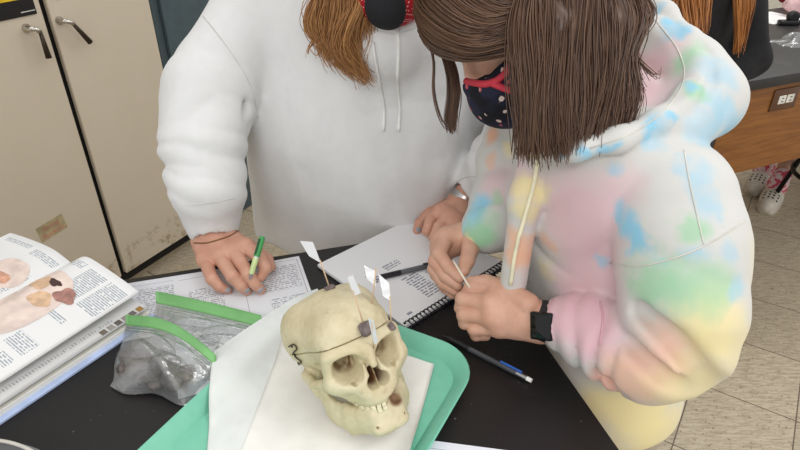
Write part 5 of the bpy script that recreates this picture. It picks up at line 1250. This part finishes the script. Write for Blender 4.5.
hair_obj('hair', [(cap3[0], cap3[1], [0.3]*len(cap3[0])), strands(LL, 150, 0.0032, 0.006, 21, 12), strands(RL, 60, 0.0026, 0.004, 22, 12),
    strands([[hc3+u3*0.11, hc3+r3*s*0.09+u3*0.03-F3*q, n3+r3*s*0.09-F3*q, n3+r3*s*0.10-F3*q-HW*0.16] for s, q in ((-1, 0.0), (-0.9, 0.07), (0, 0.13), (0.9, 0.07), (1, 0.0))], 130, 0.004, 0.006, 23, 12)], HR3, w3)

# seated person at the far bench: lower legs and clogs show
FA, FB = Zp(769, 205, 0), Zp(756, 187, 0)
n4 = np.array([2.62, 3.22, 1.02]); p4 = np.array([2.66, 3.28, 0.60])
toe4 = nrm((-0.62, -0.78, 0))
an4 = [FA-toe4*0.06+HW*0.09, FB-toe4*0.06+HW*0.09]; kn4 = [an4[0]+np.array([0.20, 0.22, 0.37]), an4[1]+np.array([0.22, 0.20, 0.37])]
s4 = [n4+(-0.10, -0.12, -0.05), n4+(0.10, 0.12, -0.05)]; hip4 = [p4+(-0.06, -0.08, 0), p4+(0.06, 0.08, 0)]
w4, u4, _ = simple_person('person seated beyond the far bench, only shins and pale clogs in view', (p4[0], p4[1], 0), n4, p4, s4, [s4[0]+(-0.04, -0.04, -0.2), s4[1]+(0.0, 0.03, -0.2)], [s4[0]+(-0.16, -0.18, -0.16), s4[1]+(-0.12, -0.14, -0.20)],
    hip4, kn4, an4, nrm((-0.62, -0.78, 0)), PM('grey_fleece', (120, 122, 130), 0.9), n4+(0.0, -0.02, 0.20), nrm((-0.62, -0.78, -0.3)), SK2, None, toe4)
mk('shorts', surf(lambda p: smin(legs(p, hip4, [h+(k-h)*0.7 for h, k in zip(hip4, kn4)], [h+(k-h)*0.72 for h, k in zip(hip4, kn4)], (.105, .085, .08)), rc(p, p4+HW*0.06, p4, 0.13, 0.14), 0.05), p4-(0.8, 0.8, 0.3), p4+(0.35, 0.35, 0.3), 0.01), tr3, w4)
CLOG = PM('clog_white', (206, 198, 184), 0.5); 
def sock_mat():
    g = G('sock_pink'); n = g.noise(45, 2).outputs['Fac']; return g.fin(g.mix(g.ramp(n, 0.52, 0.56), lin((224, 196, 196)), lin((206, 84, 104))), 0.9, 0, 0.1)
SOCK = sock_mat()
for a, k in zip(an4, kn4):
    mk('sock', surf(lambda p: chain(p, [(a+toe4*0.05-HW*0.045, 0.038), (a, 0.042), (a+(k-a)*0.13, 0.043)], 0.03), a-0.16, a+0.2, 0.006), SOCK, w4)
    def clog(p):
        side = np.cross(HW, toe4)
        R = frame(side, toe4, HW)
        d = ell(p, a+toe4*0.065-HW*0.052, (0.052, 0.135, 0.055), R)
        d = smax(d, 0.002-p[:, 2], 0.006)
        d = sub(d, ell(p, a-toe4*0.03+HW*0.015, (0.042, 0.085, 0.065), R), 0.008)
        d = smin(d, smax(boxd(p, a+toe4*0.055-HW*0.08, (0.05, 0.125, 0.012), 0.01, R), ell(p, a+toe4*0.06-HW*0.07, (0.056, 0.14, 0.06), R), 0.006), 0.006)
        return d
    c_ = mk('clog', surf(clog, a-(0.2, 0.2, 0.12), a+(0.2, 0.2, 0.1), 0.005), CLOG, w4)
    hc_ = hitter(c_); side = np.cross(HW, toe4)
    hs = []
    t_ = BVHTree.FromPolygons([tuple(v.co) for v in c_.data.vertices], [tuple(p.vertices) for p in c_.data.polygons]); oo = ORI[c_.name][0]
    for i in range(4):
        for j in range(3):
            q = a+toe4*(0.10+0.022*j)+side*(i-1.5)*0.020+HW*0.1-oo; l, nn, _i, _d = t_.ray_cast(Vector(q), Vector((0, 0, -1)))
            if l is not None: hs.append(ball(np.array(l)+oo, (0.006, 0.006, 0.002), R=look(np.array(nn)), n=8, m=6))
    if hs: mk('vent_holes', join(*hs), dark, c_)
st4 = stool((p4[0]+0.02, p4[1]+0.02, 0), 'black metal lab stool carrying the seated clog wearer')
for ch in st4.children:
    if ch.name.startswith('seat'): pass
